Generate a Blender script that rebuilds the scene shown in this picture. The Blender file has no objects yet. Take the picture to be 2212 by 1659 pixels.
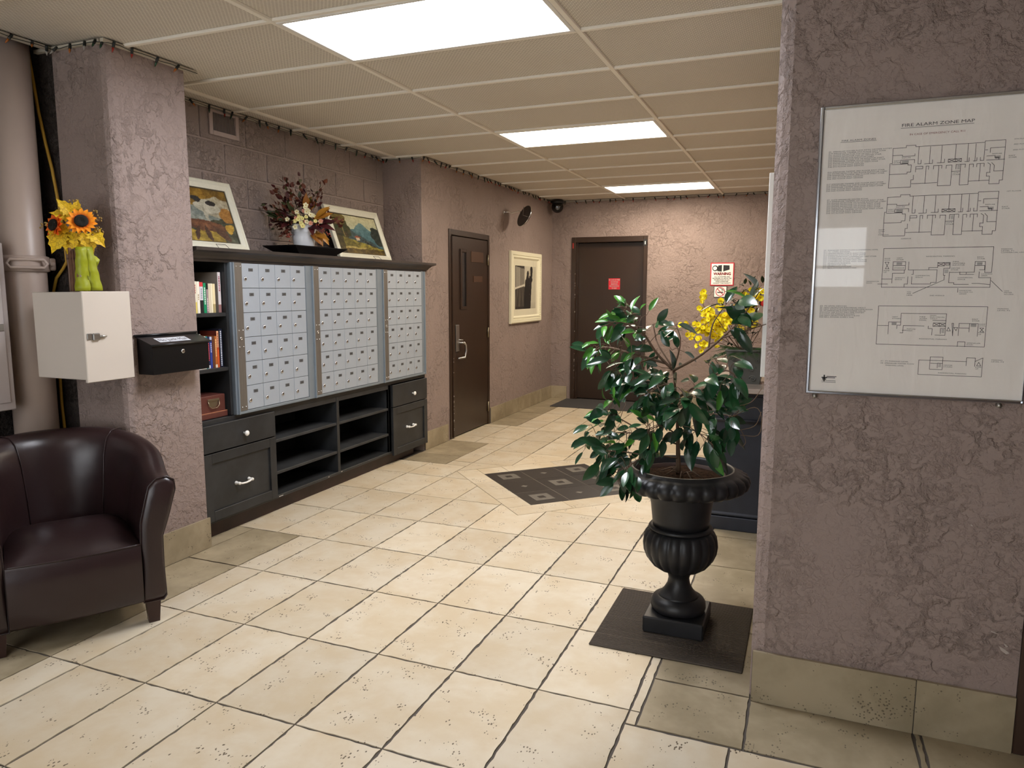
import bpy, math, random
from mathutils import Vector, Matrix, noise
rnd = random.Random(7)
SC = bpy.context.scene
COL = SC.collection
PI = math.pi

# ------------------------------------------------------------------ camera
H = 2.647            # ceiling height
CAMZ = 1.4847
FPX, YAW, PIT, ROL = 1558.96, -0.38554, -0.13003, 0.002356
cam = bpy.data.cameras.new('camera')
cam.sensor_width = 36.0; cam.sensor_fit = 'HORIZONTAL'; cam.lens = FPX / 2212 * 36.0
cam.clip_start = 0.05; cam.clip_end = 200
camo = bpy.data.objects.new('camera', cam); COL.objects.link(camo)
_f = Vector((math.sin(YAW)*math.cos(PIT), math.cos(YAW)*math.cos(PIT), math.sin(PIT)))
_r = Vector((math.cos(YAW), -math.sin(YAW), 0)); _u = _r.cross(_f)
_r2 = _r*math.cos(ROL) + _u*math.sin(ROL); _u2 = -_r*math.sin(ROL) + _u*math.cos(ROL)
mw = Matrix((_r2, _u2, -_f)).transposed().to_4x4(); mw.translation = (0, 0, CAMZ)
camo.matrix_world = mw
SC.camera = camo

# ------------------------------------------------------------------ world and exposure
wd = bpy.data.worlds.new('sky'); SC.world = wd; wd.use_nodes = True
_bg = wd.node_tree.nodes['Background']
_bg.inputs['Color'].default_value = (0.92, 0.96, 1.0, 1)
_bg.inputs['Strength'].default_value = 5.2
SC.view_settings.view_transform = 'Standard'; SC.view_settings.look = 'None'
SC.view_settings.gamma = 1.0; SC.view_settings.use_curve_mapping = False
SC.view_settings.exposure = 0.08
# brightness and tint of the fluorescent panels (they sit in their fixtures below)
PANEL_COOL = ((0.91, 0.93, 1.0), 32.0)
PANEL_WARM = ((1.0, 0.87, 0.70), 27.0)
PANEL_FILL = ((0.95, 0.96, 1.0), 8.0)  # added unseen panel behind the camera, fill light for the near wall

# ------------------------------------------------------------------ helpers
def s2l(c):
    c = c/255.0
    return c/12.92 if c <= 0.04045 else ((c+0.055)/1.055)**2.4
def rgb(t): return (s2l(t[0]), s2l(t[1]), s2l(t[2]), 1.0)

class NT:
    """small node-tree writer"""
    def __init__(s, name):
        s.m = bpy.data.materials.new(name); s.m.use_nodes = True
        s.t = s.m.node_tree; s.n = s.t.nodes; s.l = s.t.links
        s.bsdf = s.n['Principled BSDF']; s.out = s.n['Material Output']
    def new(s, typ, **kw):
        n = s.n.new(typ)
        for k, v in kw.items():
            if k.startswith('i_'):
                n.inputs[k[2:].replace('_', ' ')].default_value = v
            else: setattr(n, k, v)
        return n
    def link(s, a, b): s.l.new(a, b)
    def math(s, op, a, b=None, clamp=False):
        n = s.n.new('ShaderNodeMath'); n.operation = op; n.use_clamp = clamp
        for i, v in enumerate((a, b)):
            if v is None: continue
            if isinstance(v, (int, float)): n.inputs[i].default_value = v
            else: s.l.new(v, n.inputs[i])
        return n.outputs[0]
    def ramp(s, x, a, b, lo=0.0, hi=1.0):
        n = s.n.new('ShaderNodeMapRange'); n.interpolation_type = 'SMOOTHSTEP'
        s.l.new(x, n.inputs[0])
        for i, v in zip((1, 2, 3, 4), (a, b, lo, hi)): n.inputs[i].default_value = v
        return n.outputs[0]
    def coord(s, rand=False, scale=None):
        tc = s.n.new('ShaderNodeTexCoord'); v = tc.outputs['Object']
        if rand:
            oi = s.n.new('ShaderNodeObjectInfo')
            k = s.math('MULTIPLY', oi.outputs['Random'], 37.0)
            c = s.n.new('ShaderNodeCombineXYZ'); s.l.new(k, c.inputs[0]); s.l.new(k, c.inputs[1])
            a = s.n.new('ShaderNodeVectorMath'); a.operation = 'ADD'
            s.l.new(v, a.inputs[0]); s.l.new(c.outputs[0], a.inputs[1]); v = a.outputs[0]
        if scale:
            a = s.n.new('ShaderNodeVectorMath'); a.operation = 'MULTIPLY'
            s.l.new(v, a.inputs[0]); a.inputs[1].default_value = scale; v = a.outputs[0]
        return v
    def noise(s, v, scale, detail=3, rough=0.5, dist=0.0):
        n = s.n.new('ShaderNodeTexNoise'); s.l.new(v, n.inputs['Vector'])
        n.inputs['Scale'].default_value = scale; n.inputs['Detail'].default_value = detail
        n.inputs['Roughness'].default_value = rough; n.inputs['Distortion'].default_value = dist
        return n.outputs['Fac']
    def mix(s, f, a, b):
        n = s.n.new('ShaderNodeMix'); n.data_type = 'RGBA'
        if isinstance(f, (int, float)): n.inputs[0].default_value = f
        else: s.l.new(f, n.inputs[0])
        for i, v in ((6, a), (7, b)):
            if isinstance(v, tuple): n.inputs[i].default_value = v
            else: s.l.new(v, n.inputs[i])
        return n.outputs[2]
    def bump(s, h, strength, dist):
        n = s.n.new('ShaderNodeBump'); n.inputs['Strength'].default_value = strength
        n.inputs['Distance'].default_value = dist; s.l.new(h, n.inputs['Height'])
        s.l.new(n.outputs[0], s.bsdf.inputs['Normal']); return n
    def base(s, c):
        if isinstance(c, tuple): s.bsdf.inputs['Base Color'].default_value = c
        else: s.l.new(c, s.bsdf.inputs['Base Color'])
    def set(s, rough=None, metal=None, spec=None, coat=None):
        b = s.bsdf.inputs
        if rough is not None: b['Roughness'].default_value = rough
        if metal is not None: b['Metallic'].default_value = metal
        if spec is not None: b['Specular IOR Level'].default_value = spec
        if coat is not None: b['Coat Weight'].default_value = coat; b['Coat Roughness'].default_value = 0.15

MATS = {}
def plain(name, c, rough=0.5, metal=0.0, spec=0.5, var=0.0, vs=20, bump=0.0, bs=60, bd=0.002, rand=0.0):
    """procedural paint, metal or plastic with slight tone variation and fine relief"""
    if name in MATS: return MATS[name]
    k = NT(name); k.set(rough, metal, spec)
    v = k.coord()
    b = rgb(c)
    d = tuple(x*(1-var) for x in b[:3]) + (1,); e = tuple(min(1, x*(1+var)) for x in b[:3]) + (1,)
    col = k.mix(k.noise(v, vs, 3), d, e) if var else b
    if rand:
        oi = k.new('ShaderNodeObjectInfo')
        hs = k.new('ShaderNodeHueSaturation'); 
        k.link(k.ramp(oi.outputs['Random'], 0, 1, 1-rand, 1+rand), hs.inputs['Value'])
        if isinstance(col, tuple): hs.inputs['Color'].default_value = col
        else: k.link(col, hs.inputs['Color'])
        col = hs.outputs[0]
    k.base(col)
    if bump: k.bump(k.noise(v, bs, 3), bump, bd)
    MATS[name] = k.m
    return k.m

def emis(name, c, s):
    k = NT(name); k.base((0.9, 0.9, 0.9, 1)); k.set(0.4)
    k.bsdf.inputs['Emission Color'].default_value = c + (1,)
    k.bsdf.inputs['Emission Strength'].default_value = s
    return k.m

WLOC = {}
def link(o, parent=None, origin=Vector((0, 0, 0))):
    COL.objects.link(o)
    o.location = origin - WLOC[parent.name] if parent else origin
    o.parent = parent
    WLOC[o.name] = Vector(origin)
    return o
def tag(o, label=None, cat=None, group=None, kind=None):
    if label: o['label'] = label
    if cat: o['category'] = cat
    if group: o['group'] = group
    if kind: o['kind'] = kind
    return o
def thing(name, loc, label, cat, group=None):
    return tag(link(bpy.data.objects.new(name, None), None, Vector(loc)), label, cat, group)

class MB:
    """collects shapes given in world metres and links them as one mesh object"""
    def __init__(s): s.v = []; s.f = []; s.mi = []; s.sm = []
    def add(s, vs, fs, mi=0, smooth=False):
        o = len(s.v); s.v += [tuple(p) for p in vs]
        for f in fs: s.f.append(tuple(o+i for i in f)); s.mi.append(mi); s.sm.append(smooth)
        return s
    def box(s, a, b, c=0.0, mi=0):
        x0, y0, z0 = (min(a[i], b[i]) for i in range(3)); x1, y1, z1 = (max(a[i], b[i]) for i in range(3))
        if c <= 0:
            vs = [(x, y, z) for z in (z0, z1) for y in (y0, y1) for x in (x0, x1)]
            return s.add(vs, [(0,2,3,1), (4,5,7,6), (0,1,5,4), (2,6,7,3), (0,4,6,2), (1,3,7,5)], mi)
        c = min(c, (x1-x0)*.49, (y1-y0)*.49, (z1-z0)*.49)
        xs, ys, zs = (x0, x1), (y0, y1), (z0, z1); vs = []; ix = {}
        for i in (0, 1):
            for j in (0, 1):
                for k in (0, 1):
                    dx, dy, dz = (c if i == 0 else -c), (c if j == 0 else -c), (c if k == 0 else -c)
                    for ax, p in enumerate(((xs[i], ys[j]+dy, zs[k]+dz), (xs[i]+dx, ys[j], zs[k]+dz), (xs[i]+dx, ys[j]+dy, zs[k]))):
                        ix[i, j, k, ax] = len(vs); vs.append(p)
        F = []
        for i in (0, 1):
            q = [ix[i, 0, 0, 0], ix[i, 1, 0, 0], ix[i, 1, 1, 0], ix[i, 0, 1, 0]]; F.append(q if i else q[::-1])
            q = [ix[0, i, 0, 1], ix[0, i, 1, 1], ix[1, i, 1, 1], ix[1, i, 0, 1]]; F.append(q if i else q[::-1])
            q = [ix[0, 0, i, 2], ix[1, 0, i, 2], ix[1, 1, i, 2], ix[0, 1, i, 2]]; F.append(q if i else q[::-1])
        for i in (0, 1):
            for j in (0, 1):
                q = [ix[i, j, 0, 0], ix[i, j, 1, 0], ix[i, j, 1, 1], ix[i, j, 0, 1]]; F.append(q if i != j else q[::-1])
                q = [ix[i, 0, j, 0], ix[i, 0, j, 2], ix[i, 1, j, 2], ix[i, 1, j, 0]]; F.append(q if i != j else q[::-1])
                q = [ix[0, i, j, 1], ix[1, i, j, 1], ix[1, i, j, 2], ix[0, i, j, 2]]; F.append(q if i != j else q[::-1])
                for k in (0, 1):
                    q = [ix[i, j, k, 0], ix[i, j, k, 1], ix[i, j, k, 2]]; F.append(q if (i+j+k) % 2 else q[::-1])
        return s.add(vs, F, mi)
    def tube(s, pts, r, n=8, mi=0, closed=False, smooth=True):
        pts = [Vector(p) for p in pts]; m = len(pts); vs = []; fs = []; ref = None
        for i, p in enumerate(pts):
            if closed: d = pts[(i+1) % m] - pts[i-1]
            else: d = pts[min(i+1, m-1)] - pts[max(i-1, 0)]
            d.normalize()
            if ref is None: ref = Vector((0, 0, 1)) if abs(d.z) < 0.9 else Vector((1, 0, 0))
            a = (ref - d*ref.dot(d)).normalized(); b = d.cross(a); ref = a
            rr = r[i] if isinstance(r, (list, tuple)) else r
            for k in range(n):
                t = 2*PI*k/n; vs.append(p + (a*math.cos(t) + b*math.sin(t))*rr)
        for i in range(m if closed else m-1):
            for k in range(n):
                j = (i+1) % m; fs.append((i*n+k, i*n+(k+1) % n, j*n+(k+1) % n, j*n+k))
        if not closed: fs += [tuple(range(n))[::-1], tuple((m-1)*n+k for k in range(n))]
        return s.add(vs, fs, mi, smooth)
    def lathe(s, prof, c, n=32, mi=0, rf=None, cap=True, axis=None, smooth=True):
        """profile of (radius, height) around a vertical axis through c, or around axis"""
        vs = []; fs = []
        A = Vector(axis).normalized() if axis else Vector((0, 0, 1))
        e1 = A.orthogonal().normalized() if axis else Vector((1, 0, 0)); e2 = A.cross(e1)
        for i, (r, z) in enumerate(prof):
            for k in range(n):
                t = 2*PI*k/n; rr = rf(r, z, t, i) if rf else r
                vs.append(Vector(c) + e1*rr*math.cos(t) + e2*rr*math.sin(t) + A*z)
        for i in range(len(prof)-1):
            for k in range(n): fs.append((i*n+k, i*n+(k+1) % n, (i+1)*n+(k+1) % n, (i+1)*n+k))
        if cap: fs += [tuple(range(n))[::-1], tuple((len(prof)-1)*n+k for k in range(n))]
        return s.add(vs, fs, mi, smooth)
    def prism(s, poly, z0, z1, mi=0, P=None):
        """polygon (a,b) swept from z0 to z1; P maps (a,b,h) to world"""
        P = P or (lambda a, b, h: (a, b, h)); n = len(poly)
        vs = [P(a, b, z0) for a, b in poly] + [P(a, b, z1) for a, b in poly]
        fs = [tuple(range(n))[::-1], tuple(range(n, 2*n))] + [(i, (i+1) % n, n+(i+1) % n, n+i) for i in range(n)]
        return s.add(vs, fs, mi)
    def ball(s, c, r, n=8, m=6, mi=0, sq=(1, 1, 1)):
        vs = []; fs = []
        for i in range(m+1):
            a = PI*i/m
            for k in range(n):
                t = 2*PI*k/n; vs.append((c[0]+r*sq[0]*math.sin(a)*math.cos(t), c[1]+r*sq[1]*math.sin(a)*math.sin(t), c[2]+r*sq[2]*math.cos(a)))
        for i in range(m):
            for k in range(n): fs.append((i*n+k, (i+1)*n+k, (i+1)*n+(k+1) % n, i*n+(k+1) % n))
        return s.add(vs, fs, mi, True)
    def mesh(s, name, mats, origin=Vector((0, 0, 0))):
        me = bpy.data.meshes.new(name)
        me.from_pydata([Vector(p)-origin for p in s.v], [], s.f)
        for m in (mats if isinstance(mats, (list, tuple)) else [mats]): me.materials.append(m)
        me.polygons.foreach_set('material_index', s.mi); me.polygons.foreach_set('use_smooth', s.sm)
        me.update(); return me
    def build(s, name, mats, parent=None, origin=None, sub=0):
        origin = Vector(origin) if origin is not None else (WLOC[parent.name].copy() if parent else Vector((0, 0, 0)))
        o = bpy.data.objects.new(name, s.mesh(name, mats, origin))
        if sub:
            m = o.modifiers.new('smooth', 'SUBSURF'); m.levels = sub; m.render_levels = sub
        return link(o, parent, origin)

def inst(name, me, parent, loc, rot=None, scale=None):
    """one more object that shares the mesh data me"""
    o = bpy.data.objects.new(name, me); link(o, parent, Vector(loc))
    if rot is not None: o.rotation_euler = rot.to_euler() if isinstance(rot, Matrix) else rot
    if scale is not None: o.scale = scale if hasattr(scale, '__len__') else (scale,)*3
    return o

def frame_of(d, up=Vector((0, 0, 1))):
    d = Vector(d).normalized(); z = up - d*up.dot(d)
    if z.length < 1e-4: z = d.orthogonal()
    z.normalize(); y = z.cross(d)
    return Matrix((d, y, z)).transposed()

_tc = {}
def text_geo(body):
    """outline of a line of lettering, height of a capital = 1, start at 0; returns verts, faces, width"""
    if body in _tc: return _tc[body]
    cu = bpy.data.curves.new('lettering', 'FONT'); cu.body = body; cu.size = 1.0; cu.resolution_u = 2
    ob = bpy.data.objects.new('lettering', cu); me = ob.to_mesh()
    vs = [(v.co.x, v.co.y) for v in me.vertices]; fs = [tuple(p.vertices) for p in me.polygons]
    ob.to_mesh_clear(); bpy.data.objects.remove(ob); bpy.data.curves.remove(cu)
    if not vs: return [], [], 0
    x0 = min(v[0] for v in vs); x1 = max(v[0] for v in vs)
    vs = [((x-x0), y/0.72) for x, y in vs]
    _tc[body] = (vs, fs, x1-x0); return _tc[body]
def put_text(mb, body, P, x, y, h, width=None, align='L', mi=0, bold=0.0):
    """lettering at (x,y) of a flat sheet; P maps sheet (a,b) to world; width stretches the line"""
    vs, fs, w = text_geo(body)
    if not vs: return
    kx = width/w if width else h/0.72
    off = {'L': 0, 'C': -w*kx/2, 'R': -w*kx}[align]
    for ox, oy in ([(0, 0)] if not bold else [(-bold, 0), (bold, 0), (0, bold), (0, -bold)]):
        mb.add([P(x+off+ox+a*kx, y+oy+b*h) for a, b in vs], fs, mi)
def strokes(mb, lines, P, w, mi=0):
    """thin ruled lines on a flat sheet"""
    for ln in lines:
        for (ax, ay), (bx, by) in zip(ln, ln[1:]):
            dx, dy = bx-ax, by-ay; L = math.hypot(dx, dy)
            if L < 1e-6: continue
            nx, ny = -dy/L*w/2, dx/L*w/2; ex, ey = dx/L*w/2, dy/L*w/2
            mb.add([P(ax-ex+nx, ay-ey+ny), P(ax-ex-nx, ay-ey-ny), P(bx+ex-nx, by+ey-ny), P(bx+ex+nx, by+ey+ny)], [(0, 1, 2, 3)], mi)
# ------------------------------------------------------------------ surface materials
def stucco(name, c, sc=1.0, depth=0.006):
    k = NT(name); k.set(0.62, 0, 0.35); v = k.coord()
    n1 = k.ramp(k.noise(v, 13*sc, 6, 0.62, 0.25), 0.46, 0.56)
    n2 = k.ramp(k.noise(v, 40*sc, 4, 0.6, 0.2), 0.46, 0.60, 0, 0.4)
    n3 = k.noise(v, 150*sc, 2)
    h = k.math('ADD', k.math('MULTIPLY', n1, k.ramp(k.noise(v, 3.1, 2), 0.35, 0.62, 0.15, 1.0)), k.math('ADD', k.math('MULTIPLY', n2, k.ramp(k.noise(v, 2.3, 2), 0.3, 0.6, 0.3, 1.0)), k.math('MULTIPLY', n3, 0.12)))
    k.bump(h, 1.0, depth)
    b = rgb(c)
    k.base(k.mix(k.noise(v, 1.7, 3), tuple(x*0.93 for x in b[:3])+(1,), tuple(x*1.07 for x in b[:3])+(1,)))
    return k.m
WALL = (146, 129, 122)
M_stucco = stucco('wall_stucco', WALL)
M_block = stucco('painted_block', (144, 129, 122), 1.5, 0.007)
M_rock = stucco('shaded_rough_block', (60, 52, 48), 1.6, 0.02)  # shade of the unlit recess is put into this dark colour

def tile_mat(name, c1, c2, cpit, pit=1.0, rough=0.42):
    k = NT(name); k.set(rough, 0, 0.45); v = k.coord(rand=True)
    n = k.noise(v, 3.0, 4, 0.6, 0.4); m = k.noise(v, 11, 4, 0.6)
    col = k.mix(k.ramp(k.math('ADD', k.math('MULTIPLY', n, 0.7), k.math('MULTIPLY', m, 0.3)), 0.36, 0.66), rgb(c1), rgb(c2))
    oi = k.new('ShaderNodeObjectInfo'); hs = k.new('ShaderNodeHueSaturation')
    k.link(k.ramp(oi.outputs['Random'], 0, 1, 0.94, 1.06), hs.inputs['Value']); k.link(col, hs.inputs['Color'])
    vo = k.new('ShaderNodeTexVoronoi'); vo.inputs['Scale'].default_value = 95; vo.inputs['Randomness'].default_value = 1
    sv = k.new('ShaderNodeVectorMath'); sv.operation = 'MULTIPLY'; k.link(v, sv.inputs[0]); sv.inputs[1].default_value = (1, 0.62, 1)
    k.link(sv.outputs[0], vo.inputs['Vector'])
    cl = k.ramp(k.noise(v, 9, 3, 0.6), 0.52, 0.63)
    pits = k.math('MULTIPLY', k.ramp(k.math('SUBTRACT', vo.outputs['Distance'], k.math('MULTIPLY', cl, 0.26)), 0.0, 0.06, 1, 0), pit)
    k.base(k.mix(pits, hs.outputs[0], rgb(cpit)))
    k.bump(k.math('SUBTRACT', k.math('MULTIPLY', m, 0.25), pits), 0.5, 0.002)
    return k.m
M_tile = tile_mat('cream_floor_tile', (195, 178, 149), (206, 195, 174), (98, 84, 66))
M_tile_d = tile_mat('taupe_border_tile', (140, 127, 102), (166, 152, 126), (74, 65, 52), 0.7)
M_tile_b = plain('black_mosaic_tile', (42, 38, 35), 0.4, var=0.35, vs=60, bump=0.2, bs=120, rand=0.15)
M_inlay = plain('grey_inlay', (98, 92, 83), 0.5, var=0.15, vs=80)
M_grout = plain('grout', (84, 77, 70), 0.9, var=0.15, vs=50, bump=0.5, bs=200)

def ceiling_mat():
    k = NT('eggcrate_ceiling_panel'); k.set(0.75, 0, 0.2); v = k.coord()
    b = k.new('ShaderNodeTexBrick'); k.link(v, b.inputs['Vector'])
    b.offset = 0.5; b.squash = 1.0
    for nm, val in (('Scale', 1.0), ('Brick Width', 0.019), ('Row Height', 0.0125), ('Mortar Size', 0.0028), ('Mortar Smooth', 0.6)): b.inputs[nm].default_value = val
    b.inputs['Color1'].default_value = rgb((186, 177, 164)); b.inputs['Color2'].default_value = rgb((192, 183, 170)); b.inputs['Mortar'].default_value = rgb((232, 225, 212))
    st = k.mix(k.ramp(k.noise(v, 1.4, 3), 0.4, 0.7), b.outputs['Color'], rgb((200, 188, 172)))
    mx = k.mix(0.72, st, b.outputs['Color']); k.base(mx)
    k.bump(b.outputs['Fac'], 0.5, 0.003)
    return k.m
M_ceil = ceiling_mat()
M_tbar = plain('ceiling_tbar_enamel', (240, 234, 221), 0.45)
M_trimw = plain('wall_angle_enamel', (188, 180, 164), 0.5)
M_white = plain('white_enamel', (232, 230, 224), 0.35)

# ------------------------------------------------------------------ room shell
XL, XN, XD, XP, XR = -3.76, -3.62, -3.23, -3.14, -0.125     # recess, niche, door wall, pillar face, right wall
YP0, YP1, YS, YF, YW, YB = 2.60, 3.07, 5.80, 9.38, 2.62, -2.6
ZT = 2.78
def struct(name, mb, mats, parent=None):
    o = mb.build(name, mats, parent); o['kind'] = 'structure'; return o
def bevel(o, w=0.012, seg=2):
    m = o.modifiers.new('edge', 'BEVEL'); m.width = w; m.segments = seg; m.limit_method = 'ANGLE'; return o

# pillar with a rounded plaster corner
mb = MB()
poly = [(-3.50, YP0), (XP-0.035, YP0), (XP-0.012, YP0+0.010), (XP, YP0+0.033), (XP, YP1), (XN-0.14, YP1), (XN-0.14, YP0+0.18), (-3.50, YP0+0.18)]
mb.prism(poly, -0.05, ZT); struct('wall_pillar', mb, M_stucco)
struct('wall_recess', MB().box((XL-0.12, YB, -0.05), (XL, 2.78, ZT)), M_rock)
struct('wall_recess_end', MB().box((XL, YP0, -0.05), (-3.501, 2.78, ZT)), M_rock)
niche = struct('wall_niche', MB().box((XN-0.14, YP1-0.001, -0.05), (XN-0.008, YS+0.14, ZT)), plain('block_mortar', (150, 135, 128), 0.85, bump=0.3))
struct('wall_return', MB().box((XN-0.008, YS, -0.05), (XD-0.14, YS+0.13, ZT)), M_stucco)
mb = MB()
D1 = (6.315, 7.275, 2.065)     # door 1 opening: y0, y1, top
mb.box((XD-0.14, YS, -0.05), (XD, D1[0], ZT)).box((XD-0.14, D1[0], D1[2]), (XD, D1[1], ZT)).box((XD-0.14, D1[1], -0.05), (XD, YF+0.14, ZT))
struct('wall_door', mb, M_stucco)
D2 = (-2.945, -1.93, 2.175)
mb = MB()
mb.box((XD+0.0, YF, -0.05), (D2[0], YF+0.16, ZT)).box((D2[0], YF, D2[2]), (D2[1], YF+0.16, ZT)).box((D2[1], YF, -0.05), (XR+0.0, YF+0.16, ZT))
struct('wall_far', mb, M_stucco)
mb = MB()
poly = [(-0.080, YW), (0.687, YW), (0.687, 2.80), (0.10, 2.80), (0.10, YF+0.1), (XR, YF+0.1), (XR, YW+0.042), (-0.106, YW+0.016)]
mb.prism(poly, -0.05, ZT); struct('wall_right', mb, M_stucco)
# the part of the lobby behind and beside the camera
M_dark = plain('dark_brown_enamel', (58, 42, 33), 0.35, var=0.12, vs=4)
mb = MB().box((1.62, YW, 0), (2.12, YW+0.16, ZT)).box((0.687, YW, 2.12), (1.62, YW+0.16, ZT))
struct('wall_entry', mb, M_stucco)
struct('wall_side', MB().box((2.0, YB, 0), (2.12, YW, ZT)), M_stucco)
mb = MB().box((XL, YB-0.12, -0.05), (-3.2, YB, ZT)).box((-3.2, YB-0.12, -0.05), (-0.12, YB, 0.3)).box((-3.2, YB-0.12, 2.3), (0.98, YB, ZT)).box((-0.12, YB-0.12, -0.05), (0.0, YB, 2.3)).box((0.98, YB-0.12, -0.05), (2.12, YB, ZT))
struct('wall_back', mb, M_stucco)
def thin_glass(name, tint=(0.96, 0.99, 0.98)):
    k = NT(name); tr = k.new('ShaderNodeBsdfTransparent'); tr.inputs[0].default_value = tint+(1,)
    gl = k.new('ShaderNodeBsdfGlossy'); gl.inputs['Roughness'].default_value = 0.02
    lw = k.new('ShaderNodeLayerWeight'); f5 = k.math('POWER', lw.outputs['Facing'], 4.0)
    mx = k.new('ShaderNodeMixShader'); k.link(k.math('ADD', k.math('MULTIPLY', f5, 0.9), 0.05), mx.inputs[0]); k.link(tr.outputs[0], mx.inputs[1]); k.link(gl.outputs[0], mx.inputs[2])
    k.link(mx.outputs[0], k.out.inputs['Surface']); return k.m
M_glass = thin_glass('clear_glass', (0.99, 0.985, 0.98))
M_alu = plain('dark_anodised_frame', (70, 66, 62), 0.4, 0.6)
w = tag(MB().add([(-3.2, YB-.06, .3), (-0.12, YB-.06, .3), (-0.12, YB-.06, 2.3), (-3.2, YB-.06, 2.3)], [(0, 1, 2, 3)]).build('added_window_1', M_glass), kind='structure')  # added unseen window, lights the near wall from behind the camera
for x in (-3.2, -2.19, -1.17, -0.17): MB().box((x, YB-0.09, 0.3), (x+0.05, YB-0.03, 2.3), .004).build('window_frame', M_alu, w)
for z in (0.3, 2.25): MB().box((-3.15, YB-0.09, z), (-0.17, YB-0.03, z+0.05), .004).build('window_frame', M_alu, w)
w = struct('added_door_4', MB().box((0.01, YB-0.09, -0.003), (0.06, YB-0.04, 2.3)).box((0.50, YB-0.09, -0.003), (0.97, YB-0.04, 2.3)).box((0.06, YB-0.09, -0.003), (0.50, YB-0.04, 1.52)).box((0.06, YB-0.09, 2.09), (0.50, YB-0.04, 2.3)), M_dark)  # added unseen door, its pane shaped for the reflection in the map glass
MB().add([(.06, YB-.06, 1.52), (.5, YB-.06, 1.52), (.5, YB-.06, 2.09), (.06, YB-.06, 2.09)], [(0, 1, 2, 3)]).build('window_pane', M_glass, w)
MB().box((0.06, YB-0.08, 1.70), (0.50, YB-0.05, 1.725)).build('glazing_bar', M_alu, w)
# dark door beside the fire alarm map
d3 = struct('door_3', MB().box((0.69, YW+0.05, 0.01), (1.615, YW+0.09, 2.11)), M_dark)
MB().box((0.688, YW-0.012, 0), (0.75, YW+0.12, 2.12), 0.004).box((1.56, YW-0.012, 0), (1.62, YW+0.12, 2.12), 0.004).box((0.70, YW-0.012, 2.05), (1.60, YW+0.12, 2.119), 0.004).build('door_frame', M_dark, d3)

# concrete blocks of the niche wall
vz = [1.625, 1.829, 2.031, 2.235, 2.439, 2.643]
for r in range(5):
    y = 3.85 - 0.408*3 + (0 if r % 2 else 0.204); z0, z1 = vz[r], vz[r+1]
    while y < YS:
        a, b = max(y+0.004, YP1+0.002), min(y+0.404, YS-0.002)
        if b-a > 0.03:
            MB().box((XN-0.010, a+0.002, z0+0.006), (XN+rnd.uniform(-0.0015, 0.0015), b-0.002, min(z1-0.006, ZT)), 0.004).build('block', M_block, niche)
        y += 0.408

# ------------------------------------------------------------------ floor
floor = struct('floor', MB().box((XL, YB, -0.1), (2.1, YF+0.3, -0.004)), M_grout)
TX, TY, TW, TL = -1.2088, 1.8599, 0.3491, 0.5239
def clip(poly, a, b, c):            # keep a*x+b*y <= c
    out = []; n = len(poly)
    for i in range(n):
        p, q = poly[i], poly[(i+1) % n]; dp, dq = a*p[0]+b*p[1]-c, a*q[0]+b*q[1]-c
        if dp <= 0: out.append(p)
        if (dp < 0 < dq) or (dq < 0 < dp):
            t = dp/(dp-dq); out.append((p[0]+(q[0]-p[0])*t, p[1]+(q[1]-p[1])*t))
    return out
def area(p): return abs(sum(p[i-1][0]*p[i][1]-p[i][0]*p[i-1][1] for i in range(len(p))))/2 if len(p) > 2 else 0
DC, DR = (-1.705, 5.21), 0.90       # centre and half diagonal of the diamond
dpl = [(sx, sy, sx*DC[0]+sy*DC[1]+DR+0.004) for sx in (1, -1) for sy in (1, -1)]
def minus_diamond(poly):
    out = []; rest = poly
    for a, b, c in dpl:
        o = clip(rest, -a, -b, -c)
        if area(o) > 1e-5: out.append(o)
        rest = clip(rest, a, b, c)
        if area(rest) < 1e-6: return out
    return out
GJ = 0.0035
def jag(poly, seed, amp=0.005):
    r = random.Random(seed); out = []; n = len(poly)
    cx = sum(p[0] for p in poly)/n; cy = sum(p[1] for p in poly)/n
    for i in range(n):
        p, q = poly[i], poly[(i+1) % n]; L = math.hypot(q[0]-p[0], q[1]-p[1]); m = max(1, int(L/0.03))
        nx, ny = -(q[1]-p[1])/L, (q[0]-p[0])/L
        if nx*(cx-p[0])+ny*(cy-p[1]) < 0: nx, ny = -nx, -ny
        for k in range(m):
            t = (k + (r.uniform(-.3, .3) if k else 0))/m; d = amp*r.random()**2.2 if k else 0
            out.append((p[0]+(q[0]-p[0])*t+nx*d, p[1]+(q[1]-p[1])*t+ny*d))
    return out
def ccw(p):
    s = sum(p[i-1][0]*p[i][1]-p[i][0]*p[i-1][1] for i in range(len(p)))
    return p if s > 0 else p[::-1]
def tile(polys, mat, name='tile', z=0.0):
    mb = MB()
    cx = sum(p[0] for p in polys[0])/len(polys[0]); cy = sum(p[1] for p in polys[0])/len(polys[0])
    for p in polys: mb.prism(ccw(p), -0.012, z+rnd.uniform(-0.0006, 0.0006))
    return mb.build(name, mat, floor, (cx, cy, 0))
def rect(x0, x1, y0, y1, g=GJ): return [(x0+g, y0+g), (x1-g, y0+g), (x1-g, y1-g), (x0+g, y1-g)]
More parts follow.
